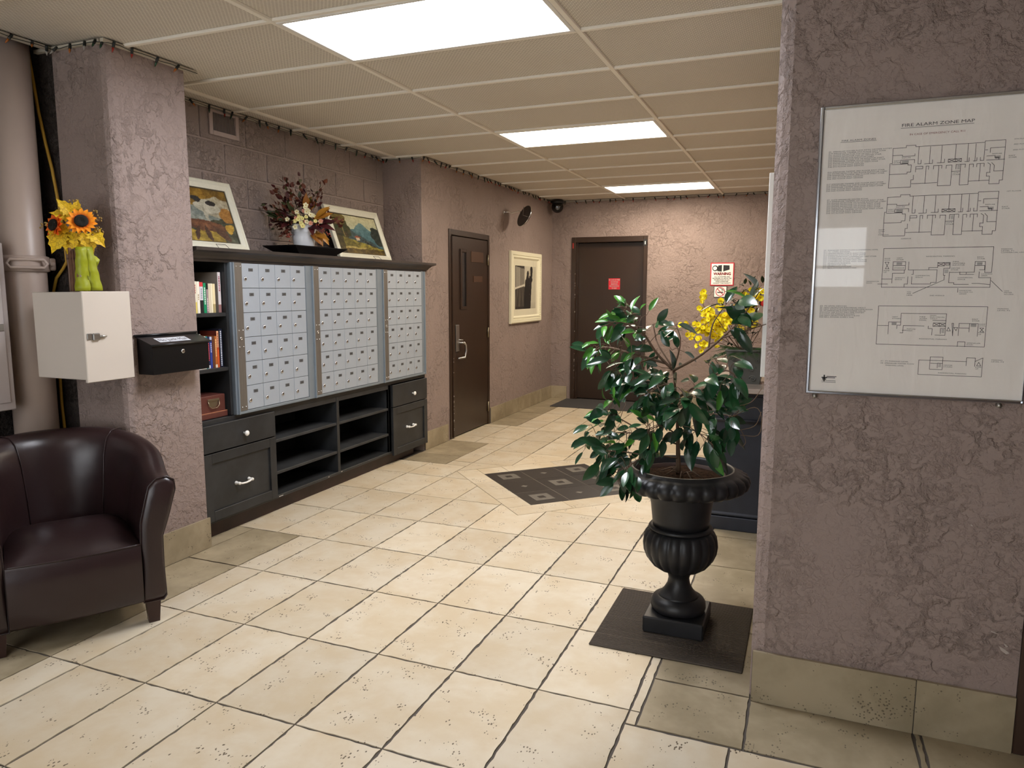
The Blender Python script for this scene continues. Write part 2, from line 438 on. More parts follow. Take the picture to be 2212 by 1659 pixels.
# whole cream tiles share a few chipped outlines
whole = [MB().prism(jag(rect(0, TW, 0, TL), 40+i), -0.012, 0).mesh('tile', M_tile) for i in range(7)]
def lay(x0, x1, y0, y1, mat=None, seed=0):
    p = rect(x0, x1, y0, y1)
    if x1-x0 < 0.02 or y1-y0 < 0.02: return
    cx, cy = (x0+x1)/2, (y0+y1)/2
    near = abs(cx-DC[0])+abs(cy-DC[1]) < DR+0.45
    if near and mat is None:
        ps = minus_diamond(p)
        if not ps or sum(map(area, ps)) < 2e-4: return
        if abs(sum(map(area, ps)) - area(p)) > 1e-6: return tile(ps, M_tile)
    if mat is None and abs(x1-x0-TW) < 1e-3 and abs(y1-y0-TL) < 1e-3:
        return inst('tile', rnd.choice(whole), floor, (x0, y0, 0))
    return tile([jag(p, int(1e4*(cx*3+cy)), 0.004)], mat or M_tile)
xs = [TX+TW*c for c in range(-4, 3)]          # -2.605 .. -0.511
ys = [TY+TL*r for r in range(-9, 15)]
for y0, y1 in zip(ys, ys[1:]):
    y1 = min(y1, YF-0.002)
    if y1 <= y0: continue
    for x0, x1 in zip(xs, xs[1:]): lay(x0, x1, y0, y1)
    # left margin
    def left(a, b):
        if b-a < 0.03: return
        m = (a+b)/2
        if 3.432 <= m < 5.39: lay(-2.954, xs[0], a, b); lay(-3.262, -2.954, a, b)
        elif 6.30 <= m < 7.24: lay(-2.954, xs[0], a, b); lay(XD-0.10, -2.954, a, b)
        elif m < 3.432: lay(-2.78, xs[0], a, b)
        else: lay(-2.80 if m < 7 else -2.88, xs[0], a, b)
    cuts = sorted({y0, y1} | {c for c in (3.432, 5.39, 6.30, 7.24) if y0 < c < y1})
    for a, b in zip(cuts, cuts[1:]): left(a, b)
    # right margin
    if y0 >= 2.30:
        lay(xs[-1], -0.472, y0, y1)
    else:
        yy = min(y1, 2.295)
        for i in range(7): lay(xs[-1]+TW*i, xs[-1]+TW*(i+1), y0, yy)
        if y1 > 2.30: lay(xs[-1], -0.472, 2.30, y1)
for y0, y1, x0, x1 in [(y, y+TL, -2.78-TW, -2.78) for y in ys[:12]] + [(5.39, 5.70, XD+0.01, -2.80), (5.70, 6.30, XD+0.01, -2.80), (7.24, 7.68, XD+0.01, -2.88), (7.68, 8.12, XD+0.01, -2.88), (8.12, 8.56, XD+0.01, -2.88), (8.56, 9.0, XD+0.01, -2.88), (9.0, 9.37, XD+0.01, -2.88)]:
    lay(x0, x1, y0, min(y1, 3.432) if y0 < 3.43 else y1, M_tile_d)
for y in ys[:11]: lay(-3.5, -2.78-TW, y, min(y+TL, 3.432) if y+TL < 2.7 else min(y+TL, 2.6), M_tile_d)
for a, b in [(3.07, 3.432)]: lay(-3.26, -2.78-TW, a, b, M_tile_d)
rb = [2.30, 2.628, 3.15, 3.90, 4.40, 4.92, 5.44, 5.96, 6.48, 7.0, 7.52, 8.04, 8.56, 9.08, 9.37]
for a, b in zip(rb, rb[1:]): lay(-0.472, XR+0.005, a, b, M_tile_d)
for a, b in ((XR+0.005, 0.405), (0.405, 0.430), (0.430, 0.93), (0.93, 1.45), (1.45, 1.99)): lay(a, b, 2.30, YW, M_tile_d)
# the diamond: cream frame tiles, nine black tiles with grey inlays
q = math.sqrt(0.5)
def rot(a, b): return (DC[0]+(a-b)*q, DC[1]+(a+b)*q)       # local axes turned by 45 degrees
S = DR*q; I = 0.652*q
def rrect(a0, a1, b0, b1, g=0.002): return [rot(a, b) for a, b in ((a0+g, b0+g), (a1-g, b0+g), (a1-g, b1-g), (a0+g, b1-g))]
for k in range(4):
    def sp(a0, a1, b0, b1, k=k):
        p = [(a0+.002, b0+.002), (a1-.002, b0+.002), (a1-.002, b1-.002), (a0+.002, b1-.002)]
        for _ in range(k): p = [(-b, a) for a, b in p]
        tile([[rot(a, b) for a, b in p]], M_tile)
    cut = [-S, -0.22, 0.24, I]
    for a0, a1 in zip(cut, cut[1:]): sp(a0, a1, -S, -I)
t3 = 2*I/3
MB().prism(ccw(rrect(-I, I, -I, I, 0)), -0.010, -0.0012).build('mosaic_bed', plain('pale_mosaic_grout', (150, 140, 126), 0.9), floor)
for i in range(3):
    for j in range(3):
        a0, b0 = -I+i*t3, -I+j*t3
        t = tile([rrect(a0, a0+t3, b0, b0+t3, 0.0020)], M_tile_b)
        ca, cb = a0+t3/2, b0+t3/2; mb = MB()
        if (i+j) % 2 == 0:
            h = 0.075; e = 0.026
            for (x0, x1, y0, y1) in ((-h, h, -h, -e), (-h, h, e, h), (-h, -e, -e, e), (e, h, -e, e)):
                mb.prism(ccw(rrect(ca+x0, ca+x1, cb+y0, cb+y1, 0)), -0.004, 0.0012)
        else:
            h = 0.028; mb.prism(ccw([rot(ca+h, cb), rot(ca, cb+h), rot(ca-h, cb), rot(ca, cb-h)]), -0.004, 0.0012)
        mb.build('inlay', M_inlay, t)

# ------------------------------------------------------------------ baseboards of cut tile
def baseboard(name, p0, p1, nrm, h, step, start=0.0):
    p0, p1, nrm = Vector(p0), Vector(p1), Vector(nrm); d = (p1-p0); L = d.length; d.normalize()
    o = struct(name, MB().prism([(0, 0), (L, 0), (L, 0.007), (0, 0.007)], 0, h-0.004, P=lambda a, b, z: tuple(p0+d*a+nrm*b)[:2]+(z,)), M_grout)
    a = -start
    while a < L:
        s, e = max(a, 0)+0.0015, min(a+step, L)-0.0015
        if e-s > 0.01:
            MB().prism(jag([(s, 0.001), (e, 0.001), (e, 0.013), (s, 0.013)], int(a*1000)+3, 0.0), 0.001, h, P=lambda x, b, z: tuple(p0+d*x+nrm*b)[:2]+(z,)).build('tile', M_tile_d, o)
        a += step
    return o
baseboard('baseboard_pillar', (XP, YP0+0.03, 0), (XP, YP1+0.012, 0), (1, 0, 0), 0.176, 0.52)
baseboard('baseboard_pillar_front', (-3.49, YP0, 0), (XP, YP0, 0), (0, -1, 0), 0.176, 0.52)
baseboard('baseboard_door', (XD, 5.80, 0), (XD, D1[0]-0.05, 0), (1, 0, 0), 0.168, 0.6)
baseboard('baseboard_door_far', (XD, D1[1]+0.03, 0), (XD, YF, 0), (1, 0, 0), 0.172, 0.42)
baseboard('baseboard_far', (XD, YF, 0), (D2[0]-0.05, YF, 0), (0, -1, 0), 0.172, 0.5)
baseboard('baseboard_far_right', (D2[1]+0.05, YF, 0), (XR, YF, 0), (0, -1, 0), 0.172, 0.42)
baseboard('baseboard_right', (-0.118, YW, 0), (0.687, YW, 0), (0, -1, 0), 0.192, 0.522)

# ------------------------------------------------------------------ ceiling
ceil_o = struct('ceiling', MB().box((-3.49, YB, H+0.03), (2.1, YP0, ZT+0.05)).box((XN-0.1, YP0, H+0.03), (0.2, YF+0.1, ZT+0.05)).box((XL-0.1, YB, ZT), (-3.49, YP0+0.2, ZT+0.05)), plain('plenum_board', (120, 112, 100), 0.9))
GX = [-2.241+1.22*i for i in range(-1, 4)]; GY = [2.093+0.61*j for j in range(-8, 13)]
LIGHTS = [(-2.241, 2.703), (-2.241, 5.143), (-2.241, 8.193), (-2.241, -0.347)]
xe = [-3.66] + GX + [2.0]; ye = [YB] + [y for y in GY if YB < y < YF] + [YF]
for i in range(len(xe)-1):
    for j in range(len(ye)-1):
        x0, x1, y0, y1 = xe[i], xe[i+1], ye[j], ye[j+1]
        if any(abs(x0-lx) < 0.02 and abs(y0-ly) < 0.02 for lx, ly in LIGHTS): continue
        if y1 <= 2.72: x0 = max(x0, -3.49)
        elif x1 > XR: x1 = XR
        if x1-x0 < 0.02 or y1-y0 < 0.02: continue
        MB().box((x0+0.001, y0+0.001, H+0.012), (x1-0.001, y1-0.001, H+0.022)).build('ceiling_panel', M_ceil, ceil_o)
def tb(x0, x1, y0, y1, z=0.0, n='t_bar'): MB().box((x0, y0, H-0.002-z), (x1, y1, H+0.012), 0.0015).build(n, M_tbar, ceil_o)
for x in GX:
    y1 = YF if x < XR else YW
    if x < -3.4: tb(x-0.012, x+0.012, YP1, YS)
    else: tb(x-0.012, x+0.012, YB, y1)
for j, y in enumerate(GY):
    if y < YB or y > YF: continue
    xe2 = [-3.49 if y < 2.6 else (XN if YP1 < y < YS else (XP if y < YP1 else XD))] + [x for x in GX if x > -3.3] + [2.0]
    for x0, x1 in zip(xe2, xe2[1:]):
        if y > YW and x0 > XR: continue
        if y > YW: x1 = min(x1, XR)
        if x1-x0 > 0.03: tb(x0+0.012, x1-0.012, y-0.012, y+0.012, -0.0005)
# white wall angles where the ceiling meets the walls
def trim(n, a, b): struct('trim_%d' % n, MB().box(a, b, 0.001), M_trimw)
tz0, tz1 = H-0.012, H+0.004
trim(1, (-3.50, YB, tz0), (-3.472, YP0, tz1)); trim(2, (-3.60, YP0-0.022, tz0), (XP-0.01, YP0, tz1)); trim(3, (XP, YP0-0.022, tz0), (XP+0.022, YP1+0.07, tz1))
trim(4, (XN, YP1, tz0), (XN+0.022, YS, tz1)); trim(5, (XN, YS-0.022, tz0), (XD, YS, tz1)); trim(6, (XD, YS-0.022, tz0), (XD+0.022, YF, tz1))
trim(7, (XD, YF-0.022, tz0), (XR, YF, tz1)); trim(8, (XR-0.022, YW+0.04, tz0), (XR, YF, tz1))

# fluorescent panels; the last is added out of view as fill light
M_cool = emis('cool_diffuser', *PANEL_COOL); M_warm = emis('warm_diffuser', *PANEL_WARM); M_fill = emis('added_fill_diffuser', *PANEL_FILL)
LB = ['cool white fluorescent ceiling panel beside the textured pillar', 'warm white fluorescent ceiling panel above the black diamond floor inlay', 'warm white fluorescent ceiling panel next to the far wall', 'added dimmer ceiling panel behind the camera, brightening the near wall']
for i, (x, y) in enumerate(LIGHTS):
    t = thing('ceiling_light', (x+0.61, y+0.305, H), LB[i], 'ceiling light', 'recessed ceiling lights')
    x0, x1, y0, y1 = x+0.012, x+1.208, y+0.012, y+0.598; e = 0.022
    MB().box((x0, y0, H-0.004), (x1, y0+e, H+0.028), .002).box((x0, y1-e, H-0.004), (x1, y1, H+0.028), .002).box((x0, y0+e, H-0.004), (x0+e, y1-e, H+0.028), .002).box((x1-e, y0+e, H-0.004), (x1, y1-e, H+0.028), .002).build('frame', M_white, t)
    MB().box((x0+e, y0+e, H+0.004), (x1-e, y1-e, H+0.010)).build('diffuser', (M_cool, M_warm, M_warm, M_fill)[i], t)
# ------------------------------------------------------------------ doors
def door_paint():
    k = NT('brown_door_enamel'); k.set(0.32, 0, 0.5); v = k.coord()
    k.base(k.mix(k.noise(v, 3, 4), rgb((42, 28, 18)), rgb((55, 38, 25))))
    k.bump(k.noise(v, 40, 3), 0.12, 0.002); return k.m
M_door = door_paint()
M_chrome = plain('chrome', (205, 205, 208), 0.16, 1.0)
M_satin = plain('satin_nickel', (176, 174, 170), 0.32, 1.0)
M_brass = plain('worn_hinge_metal', (150, 140, 118), 0.4, 0.9)
M_chip = plain('chipped_primer', (210, 204, 194), 0.7)
M_black = plain('black_rubber', (18, 18, 19), 0.6)
x0 = XD
d1 = struct('door_1', MB().box((x0-0.045, D1[0]+0.05, 0.012), (x0+0.004, D1[1]-0.045, 2.005), 0.003), M_door)
MB().box((x0-0.10, D1[0]-0.0, 0), (x0+0.012, D1[0]+0.046, D1[2]), 0.004).box((x0-0.10, D1[1]-0.04, 0), (x0+0.012, D1[1], D1[2]), 0.004).box((x0-0.10, D1[0]+0.046, 2.01), (x0+0.012, D1[1]-0.04, D1[2]), 0.004).build('door_frame', M_door, d1)
MB().box((x0-0.14, D1[0], -0.003), (x0-0.11, D1[1], D1[2]), 0).build('door_light_block', M_door, d1)  # added panel behind the leaf, stops outside light leaking through the gaps
MB().box((x0+0.005, D1[0]+0.045, 0.012), (x0+0.024, D1[0]+0.085, 2.0), 0.003).build('astragal', M_door, d1)
gx, gy0, gy1, gz0, gz1 = x0+0.005, 6.555, 6.715, 1.285, 1.885
MB().box((gx-0.002, gy0+0.03, gz0+0.03), (gx+0.001, gy1-0.03, gz1-0.03)).build('window_pane', plain('dark_wired_glass', (24, 26, 28), 0.08), d1)
MB().box((gx-0.004, gy0, gz0), (gx+0.014, gy0+0.03, gz1), .003).box((gx-0.004, gy1-0.03, gz0), (gx+0.014, gy1, gz1), .003).box((gx-0.004, gy0+.03, gz0), (gx+0.014, gy1-.03, gz0+0.03), .003).box((gx-0.004, gy0+.03, gz1-0.03), (gx+0.014, gy1-.03, gz1), .003).build('window_frame', M_door, d1)
M_plaq = plain('bronze_plaque', (84, 60, 44), 0.35, 0.2, var=0.1)
for (a, b, c, d) in ((6.815, 7.115, 1.765, 1.875), (6.87, 7.09, 1.56, 1.625)):
    MB().box((x0+0.004, a, c), (x0+0.010, b, d), 0.002).build('plaque', M_plaq, d1)
h = MB().box((x0+0.004, 6.43, 0.87), (x0+0.022, 6.505, 1.135), 0.004).build('lock_plate', M_satin, d1)
MB().tube([(x0+0.02, 6.50, 0.955), (x0+0.06, 6.53, 0.955), (x0+0.065, 6.56, 0.93), (x0+0.065, 6.57, 0.87), (x0+0.06, 6.55, 0.805), (x0+0.02, 6.47, 0.80)], 0.011, 8).build('pull_handle', M_satin, h)
MB().tube([(x0+0.02, 6.49, 0.985), (x0+0.05, 6.53, 0.98)], 0.006, 6).build('thumb_latch', M_satin, h)
for z in (0.20, 1.02, 1.80):
    MB().tube([(x0+0.014, D1[1]-0.047, z-0.055), (x0+0.014, D1[1]-0.047, z+0.055)], 0.008, 8).build('hinge', M_brass, d1)
for i in range(14):
    z = rnd.uniform(0.05, 0.9)**1.2; MB().box((x0+0.0235, D1[0]+0.048, z), (x0+0.0245, D1[0]+0.052+rnd.random()*.004, z+rnd.uniform(.003, .012))).build('paint_chip', M_chip, d1)

y0 = YF
d2 = struct('door_2', MB().box((D2[0]+0.07, y0+0.075, 0.012), (D2[1]-0.06, y0+0.115, 2.10), 0.003), M_door)
MB().box((D2[0], y0-0.018, 0), (D2[0]+0.055, y0+0.13, D2[2]), 0.004).box((D2[1]-0.05, y0-0.018, 0), (D2[1], y0+0.13, D2[2]), 0.004).box((D2[0]+0.055, y0-0.018, 2.105), (D2[1]-0.05, y0+0.13, D2[2]), 0.004).build('door_frame', M_door, d2)
MB().box((D2[0], y0+0.13, -0.003), (D2[1], y0+0.16, D2[2])).build('door_light_block', M_door, d2)  # added here too, blocks sky light around the far door leaf
MB().box((D2[0]+0.055, y0+0.04, 0), (D2[0]+0.075, y0+0.075, 2.105)).box((D2[1]-0.07, y0+0.04, 0), (D2[1]-0.05, y0+0.075, 2.105)).build('door_stop', M_door, d2)
for i in range(16):
    z = rnd.uniform(0.1, 1.7); MB().box((D2[0]+0.052, y0-0.0195, z), (D2[0]+0.056, y0-0.017, z+rnd.uniform(.004, .02))).build('paint_chip', M_chip, d2)
pl = tag(MB().box((D2[1]-0.052, y0-0.022, 2.045), (D2[1]-0.006, y0-0.019, 2.13), 0.001).build('number_plate', M_black), 'small black plate with a white 1 on the far door frame', 'sign')
mb = MB(); put_text(mb, '1', lambda a, b: (a, y0-0.0225, b), D2[1]-0.029, 2.066, 0.042, 0.010, 'C'); mb.build('lettering', plain('sign_white', (238, 236, 230), 0.5), pl)
MB().box((D2[0]+0.012, y0-0.022, 2.03), (D2[0]+0.03, y0-0.018, 2.10), .001).build('reflector', plain('red_reflector', (150, 40, 30), 0.4), d2)
# red notice on the lift door
sx0, sx1, sz0, sz1, sy = -2.455, -2.30, 1.49, 1.635, y0+0.0735
o = tag(MB().box((sx0, sy-0.001, sz0), (sx1, sy+0.001, sz1)).build('fire_notice', plain('notice_red', (200, 32, 48), 0.45)), 'small red notice with white lettering stuck on the brown far door', 'sign')
mb = MB()
for i, t in enumerate(('IN CASE OF FIRE', 'DO NOT USE', 'ELEVATORS', 'USE STAIRWAYS', 'TO EXIT')):
    put_text(mb, t, lambda a, b: (a, sy-0.0014, b), (sx0+sx1)/2, sz1-0.027-0.0275*i, 0.016, len(t)*0.0098, 'C', bold=0.0009)
mb.build('lettering', plain('sign_white', (238, 236, 230)), o)

# warning sign, no-smoking sign and switch plate on the far wall
M_sw = plain('sign_white', (238, 236, 230)); M_sr = plain('sign_red', (196, 34, 52), 0.45); M_sk = plain('sign_black', (24, 22, 24), 0.5)
def board(name, x0, x1, z0, z1, lab, cat, mat, y=YF):
    o = thing(name, ((x0+x1)/2, y, z0), lab, cat)
    MB().box((x0, y-0.006, z0), (x1, y, z1), 0.001).build('panel', mat, o); return o
wx0, wx1, wz0, wz1 = -1.135, -0.852, 1.540, 1.822; P = lambda a, b: (a, YF-0.0088, b)
o = board('warning_sign', wx0, wx1, wz0, wz1, 'white warning sign with red border and a camera picture on the far wall', 'sign', M_sr)
MB().box((wx0+0.012, YF-0.0075, wz0+0.012), (wx1-0.012, YF-0.005, wz1-0.012)).build('face', M_sw, o)
mb = MB(); cx = (wx0+wx1)/2
mb.add([P(cx-0.085+0.036*math.cos(t*PI/8), wz1-0.068+0.036*math.sin(t*PI/8)) for t in range(16)], [tuple(range(16))])
mb.add([P(*p) for p in ((cx-0.05, wz1-0.034), (cx-0.005, wz1-0.028), (cx-0.005, wz1-0.11), (cx-0.06, wz1-0.103))], [(0, 1, 2, 3)])
mb.add([P(*p) for p in ((cx+0.012, wz1-0.03), (cx+0.085, wz1-0.034), (cx+0.088, wz1-0.085), (cx+0.012, wz1-0.108))], [(0, 1, 2, 3)])
mb.build('camera_picture', M_sk, o)
mb = MB(); mb.add([(p[0], p[1]-0.0004, p[2]) for p in [P(cx-0.088+0.024*math.cos(t*PI/8), wz1-0.068+0.024*math.sin(t*PI/8)) for t in range(16)]], [tuple(range(16))]); mb.build('camera_lens', M_sw, o)
mb = MB(); put_text(mb, 'WARNING', P, cx, wz1-0.152, 0.034, 0.205, 'C', bold=0.0022); mb.build('lettering', M_sr, o)
mb = MB()
for i, t in enumerate(('ALL ACTIVITIES ARE', 'RECORDED TO AID IN THE', 'PROSECUTION OF ANY', 'CRIME COMMITTED', 'AGAINST THIS FACILITY')):
    put_text(mb, t, P, cx, wz1-0.178-0.0195*i, 0.011, len(t)*0.0103, 'C', bold=0.0007)
mb.build('lettering', M_sk, o)
nx0, nx1, nz0, nz1 = -1.086, -0.929, 1.395, 1.534
o = board('no_smoking_sign', nx0, nx1, nz0, nz1, 'small white no-smoking sign below the warning sign', 'sign', M_sk)
MB().box((nx0+0.006, YF-0.0075, nz0+0.006), (nx1-0.006, YF-0.005, nz1-0.006)).build('face', M_sw, o)
c2, z2 = (nx0+nx1)/2, (nz0+nz1)/2; mb = MB()
mb.add([P(c2+r*math.cos(t*PI/12), z2+r*math.sin(t*PI/12)) for t in range(24) for r in (0.049, 0.057)], [(2*i, 2*i+1, (2*i+3) % 48, (2*i+2) % 48) for i in range(24)])
strokes(mb, [[(c2-0.036, z2+0.036), (c2+0.036, z2-0.036)]], P, 0.009); mb.build('prohibition_ring', M_sr, o)
mb = MB(); strokes(mb, [[(c2-0.03, z2-0.008), (c2+0.03, z2-0.008)]], P, 0.011); strokes(mb, [[(c2+0.02, z2+0.004), (c2+0.026, z2+0.014), (c2+0.016, z2+0.022), (c2+0.024, z2+0.034)]], P, 0.004); mb.build('cigarette_picture', M_sk, o)
o = board('switch_plate', -1.05, -0.957, 1.12, 1.375, 'grey metal plate under the no-smoking sign', 'plate', plain('grey_plate', (120, 112, 106), 0.4, 0.5))
MB().box((-1.02, YF-0.012, 1.22), (-0.985, YF-0.005, 1.28), .002).build('button', M_sw, o)

# ------------------------------------------------------------------ black storage cabinet
def black_paint(name, c, r=0.42):
    k = NT(name); k.set(r, 0, 0.4); v = k.coord()
    k.base(k.mix(k.ramp(k.noise(v, 6, 4, 0.6), 0.3, 0.75), rgb(c), rgb(tuple(min(255, x*1.35) for x in c))))
    k.bump(k.noise(v, 90, 3), 0.12, 0.0015); return k.m
M_cab = black_paint('black_cabinet_paint', (36, 37, 38))
M_crown = black_paint('black_crown_paint', (44, 38, 35))
M_kick = black_paint('dark_brown_toe_kick', (44, 30, 27))
M_porc = plain('white_porcelain', (240, 238, 232), 0.18)
XF, XB = -3.205, -3.605
cab = thing('storage_cabinet', (-3.4, 4.43, 0), 'long black built-in cabinet with crown, open shelves and drawers around the mailboxes', 'cabinet')
def part(name, *boxes, c=0.002, mat=None, parent=None):
    mb = MB()
    for a, b in boxes: mb.box(a, b, c)
    return mb.build(name, mat or M_cab, parent or cab)
part('side_panel', ((XB, 3.085, 0.10), (XF, 3.122, 1.645)))
part('side_panel', ((XB, 5.755, 0.10), (XF, 5.78, 1.645)))
part('side_panel', ((XB, 3.366, 0.725), (XF, 3.386, 1.645)))
part('back_panel', ((XB, 3.122, 0.10), (XB+0.012, 5.755, 1.645)))
part('toe_kick', ((XB, 3.10, 0), (-3.256, 5.64, 0.10)), mat=M_kick)
part('bottom_board', ((XB, 3.122, 0.10), (XF, 5.755, 0.12)))
part('counter_board', ((XB+.012, 3.122, 0.69), (XF, 5.755, 0.72)))
part('top_board', ((XB, 3.085, 1.645), (XF, 5.78, 1.66)))
for y0_, y1_ in ((3.735, 3.752), (4.424, 4.456), (5.146, 5.182)): part('divider', ((XB+.012, y0_, 0.12), (XF, y1_, 0.69)))
part('rail', ((XF-0.02, 3.752, 0.655), (XF-0.002, 4.424, 0.69))); part('rail', ((XF-0.02, 4.456, 0.655), (XF-0.002, 5.146, 0.69)))
M_shelf = black_paint('scuffed_black_shelf', (42, 43, 44), 0.5)
for (a, b) in ((3.752, 4.424), (4.456, 5.146)):
    for z in (0.496, 0.280): part('shelf', ((XB+.012, a, z-0.02), (XF-0.004, b, z)), mat=M_shelf)
for z in (1.345, 1.020): part('shelf', ((XB+.012, 3.122, z-0.022), (XF-0.004, 3.366, z)))
# crown moulding with a mitred return on the far end
prof = [(0, 1.640), (0.012, 1.640), (0.016, 1.652), (0.028, 1.658), (0.036, 1.672), (0.056, 1.690), (0.074, 1.697), (0.084, 1.700), (0.084, 1.718), (-0.38, 1.718)]
vs = []; fs = []
for d, z in prof:
    vs += [(XF+d, 3.079, z), (XF+d, 5.78+max(d, 0), z), (max(XF+d, XD+0.002) if d < 0 else XD+0.002, 5.78+max(d, 0), z)]
for i in range(len(prof)-1):
    a, b = 3*i, 3*i+3; fs += [(a, a+1, b+1, b), (a+1, a+2, b+2, b+1)]
fs += [tuple(3*i for i in range(len(prof)))[::-1]]
MB().add(vs, fs).build('crown_moulding', M_crown, cab)
def front(name, y0_, y1_, z0, z1, shaker):
    x1 = XF+0.020
    if not shaker: return part(name, ((XF, y0_, z0), (x1, y1_, z1)), c=0.003)
    e = 0.058
    o = part(name, ((XF, y0_, z0), (x1, y0_+e, z1)), ((XF, y1_-e, z0), (x1, y1_, z1)), ((XF, y0_+e, z0), (x1, y1_-e, z0+e)), ((XF, y0_+e, z1-e), (x1, y1_-e, z1)), c=0.0015)
    MB().box((XF+0.001, y0_+e-.004, z0+e-.004), (XF+0.009, y1_-e+.004, z1-e+.004)).build('panel', M_cab, o); return o
def knob(y, z, par): MB().lathe([(0.007, 0), (0.006, 0.012), (0.010, 0.016), (0.0165, 0.022), (0.0175, 0.028), (0.012, 0.034), (0.004, 0.036)], (XF+0.02, y, z), 14, axis=(1, 0, 0)).build('knob', M_porc, par)
def pull(y, z, par, x=XF+0.02):
    mb = MB().tube([(x, y-0.055, z), (x+0.028, y-0.055, z), (x+0.030, y-0.03, z-0.006), (x+0.031, y, z-0.008), (x+0.030, y+0.03, z-0.006), (x+0.028, y+0.055, z), (x, y+0.055, z)], 0.006, 8)
    for s in (-1, 1): mb.lathe([(0.012, 0), (0.012, 0.006), (0.008, 0.014), (0.010, 0.03), (0.009, 0.036)], (x, y+s*0.055, z), 10, axis=(1, 0, 0))
    mb.build('handle', M_porc, par)
d = front('drawer', 3.115, 3.728, 0.530, 0.692, False); knob(3.44, 0.603, d)
d = front('cupboard_door', 3.115, 3.728, 0.118, 0.523, True); pull(3.42, 0.303, d, XF+0.009)
d = front('drawer', 5.186, 5.778, 0.497, 0.684, False); knob(5.51, 0.578, d)
d = front('cupboard_door', 5.186, 5.778, 0.080, 0.490, True); pull(5.475, 0.292, d, XF+0.009)
part('filler_strip', ((XF-0.02, 5.146, 0.12), (XF, 5.186, 0.69)))
for a, b, c in ((3.76, 3.80, 0.106), (4.46, 4.475, 0.111), (4.30, 4.312, 0.108)): part('scuff', ((XF-0.001, a, c), (XF+0.0006, b, c+0.004)), mat=M_chip, c=0)

# ------------------------------------------------------------------ mailbox banks
M_mail = plain('grey_mailbox_enamel', (162, 170, 179), 0.38, 0.1, var=0.04, vs=8, bump=0.05, bs=200)
M_mailf = plain('blue_grey_frame', (130, 140, 148), 0.4, 0.3, var=0.06)
def brushed():
    k = NT('brushed_steel'); k.set(0.42, 0.75); v = k.coord(scale=(40, 40, 1.5))
    k.base(k.mix(k.noise(v, 6, 4), rgb((122, 118, 112)), rgb((150, 146, 140)))); return k.m
M_steel = brushed()
M_numpl = plain('engraved_number_plate', (104, 106, 108), 0.4, 0.5)
XM = -3.180
zr0, zr1 = 0.741, 1.640
plate_cache = {}
def plate(num):
    if num not in plate_cache:
        mb = MB().box((0, -0.019, -0.0095), (0.0015, 0.019, 0.0095))
        put_text(mb, num, lambda a, b: (0.0019, a, b), 0, -0.0055, 0.011, 0.016, 'C', 1) if num else None
        plate_cache[num] = mb.mesh('number_plate', [M_numpl, M_sk])
    return plate_cache[num]
lock_me = MB().lathe([(0.0125, 0), (0.0125, 0.004), (0.0095, 0.0065), (0.004, 0.007)], (0, 0, 0), 14, axis=(1, 0, 0)).box((0.0066, -0.0012, -0.006), (0.0075, 0.0012, 0.006), mi=1).mesh('lock', [M_chrome, M_sk])
rivet_me = MB().ball((0, 0, 0), 0.005, 6, 4).mesh('rivet', M_chrome)
BANKS = [(3.388, 4.085, 3.412, 3.476, 4.076, 4, 'left post carries a worn steel strip beside the bookshelf', 'grey bank of 24 mailbox doors beside the bookshelf'),
         (4.085, 4.975, 4.162, 4.222, 4.957, 5, '', 'grey bank of 30 mailbox doors between the other two banks'),
         (4.975, 5.752, 5.062, 5.122, 5.690, 4, '', 'grey bank of 24 mailbox doors at the door end of the cabinet')]
num = 1
for (y0_, y1_, s0, g0, g1, nc, _, lab) in BANKS:
    b = thing('mailbox_bank', (-3.2, (y0_+y1_)/2, 0.72), lab, 'mailboxes', 'mailbox banks in the black cabinet')
    mb = MB().box((-3.56, y0_+0.004, 0.722), (XM-0.014, y1_-0.003, 1.643))
    mb.box((XM-0.014, y0_+.001, 0.722), (XM-0.002, s0, 1.643), 0.002).box((XM-0.014, s0-0.012, 0.722), (XM+0.010, s0-0.002, 1.643), 0.002).box((XM-0.014, s0, 0.722), (XM+0.004, y1_-0.001, zr0-0.002), 0.002)
    mb.box((XM-0.014, g1+0.001, zr0-0.002), (XM-0.002, y1_-0.003, 1.643), 0.002)
    if nc == 4 and y0_ > 4.5: mb.box((XM-0.014, 5.735, 0.722), (XM+0.008, 5.750, 1.643), 0.002)
    mb.build('frame', M_mailf, b)
    st = MB().box((XM-0.014, s0, zr0), (XM+0.006, g0-0.001, 1.643), 0.002).build('steel_strip', M_steel, b)
    for z in (1.620, 1.235, 1.135, 0.765):
        for yy in (s0+0.015, g0-0.016): inst('rivet', rivet_me, st, (XM+0.006, yy, z))
    MB().lathe([(0.011, 0), (0.011, 0.003), (0.006, 0.004), (0.005, 0.001)], (XM+0.006, (s0+g0)/2, 1.185), 14, axis=(1, 0, 0)).build('arrow_lock', M_satin, st)
    wd_, hd = (g1-g0)/nc, (zr1-zr0)/6
    me = MB().box((-0.012, -wd_/2+0.0014, -hd/2+0.0014), (0, wd_/2-0.0014, hd/2-0.0014), 0.0012).mesh('mailbox_door', M_mail)
    for r in range(6):
        for c in range(nc):
            yc, zc = g0+wd_*(c+0.5), zr1-hd*(r+0.5)
            dr = inst('mailbox_door', me, b, (XM, yc, zc))
            blank = nc == 4 and y0_ > 4.5 and r == 5 and c >= 2
            inst('number_plate', plate('' if blank else '%02d' % num), dr, (XM, yc+wd_*0.03, zc+hd*0.24)); num += 1
            inst('lock', lock_me, dr, (XM, yc-wd_*0.31, zc-hd*0.12), (rnd.uniform(-.5, .5), 0, 0))

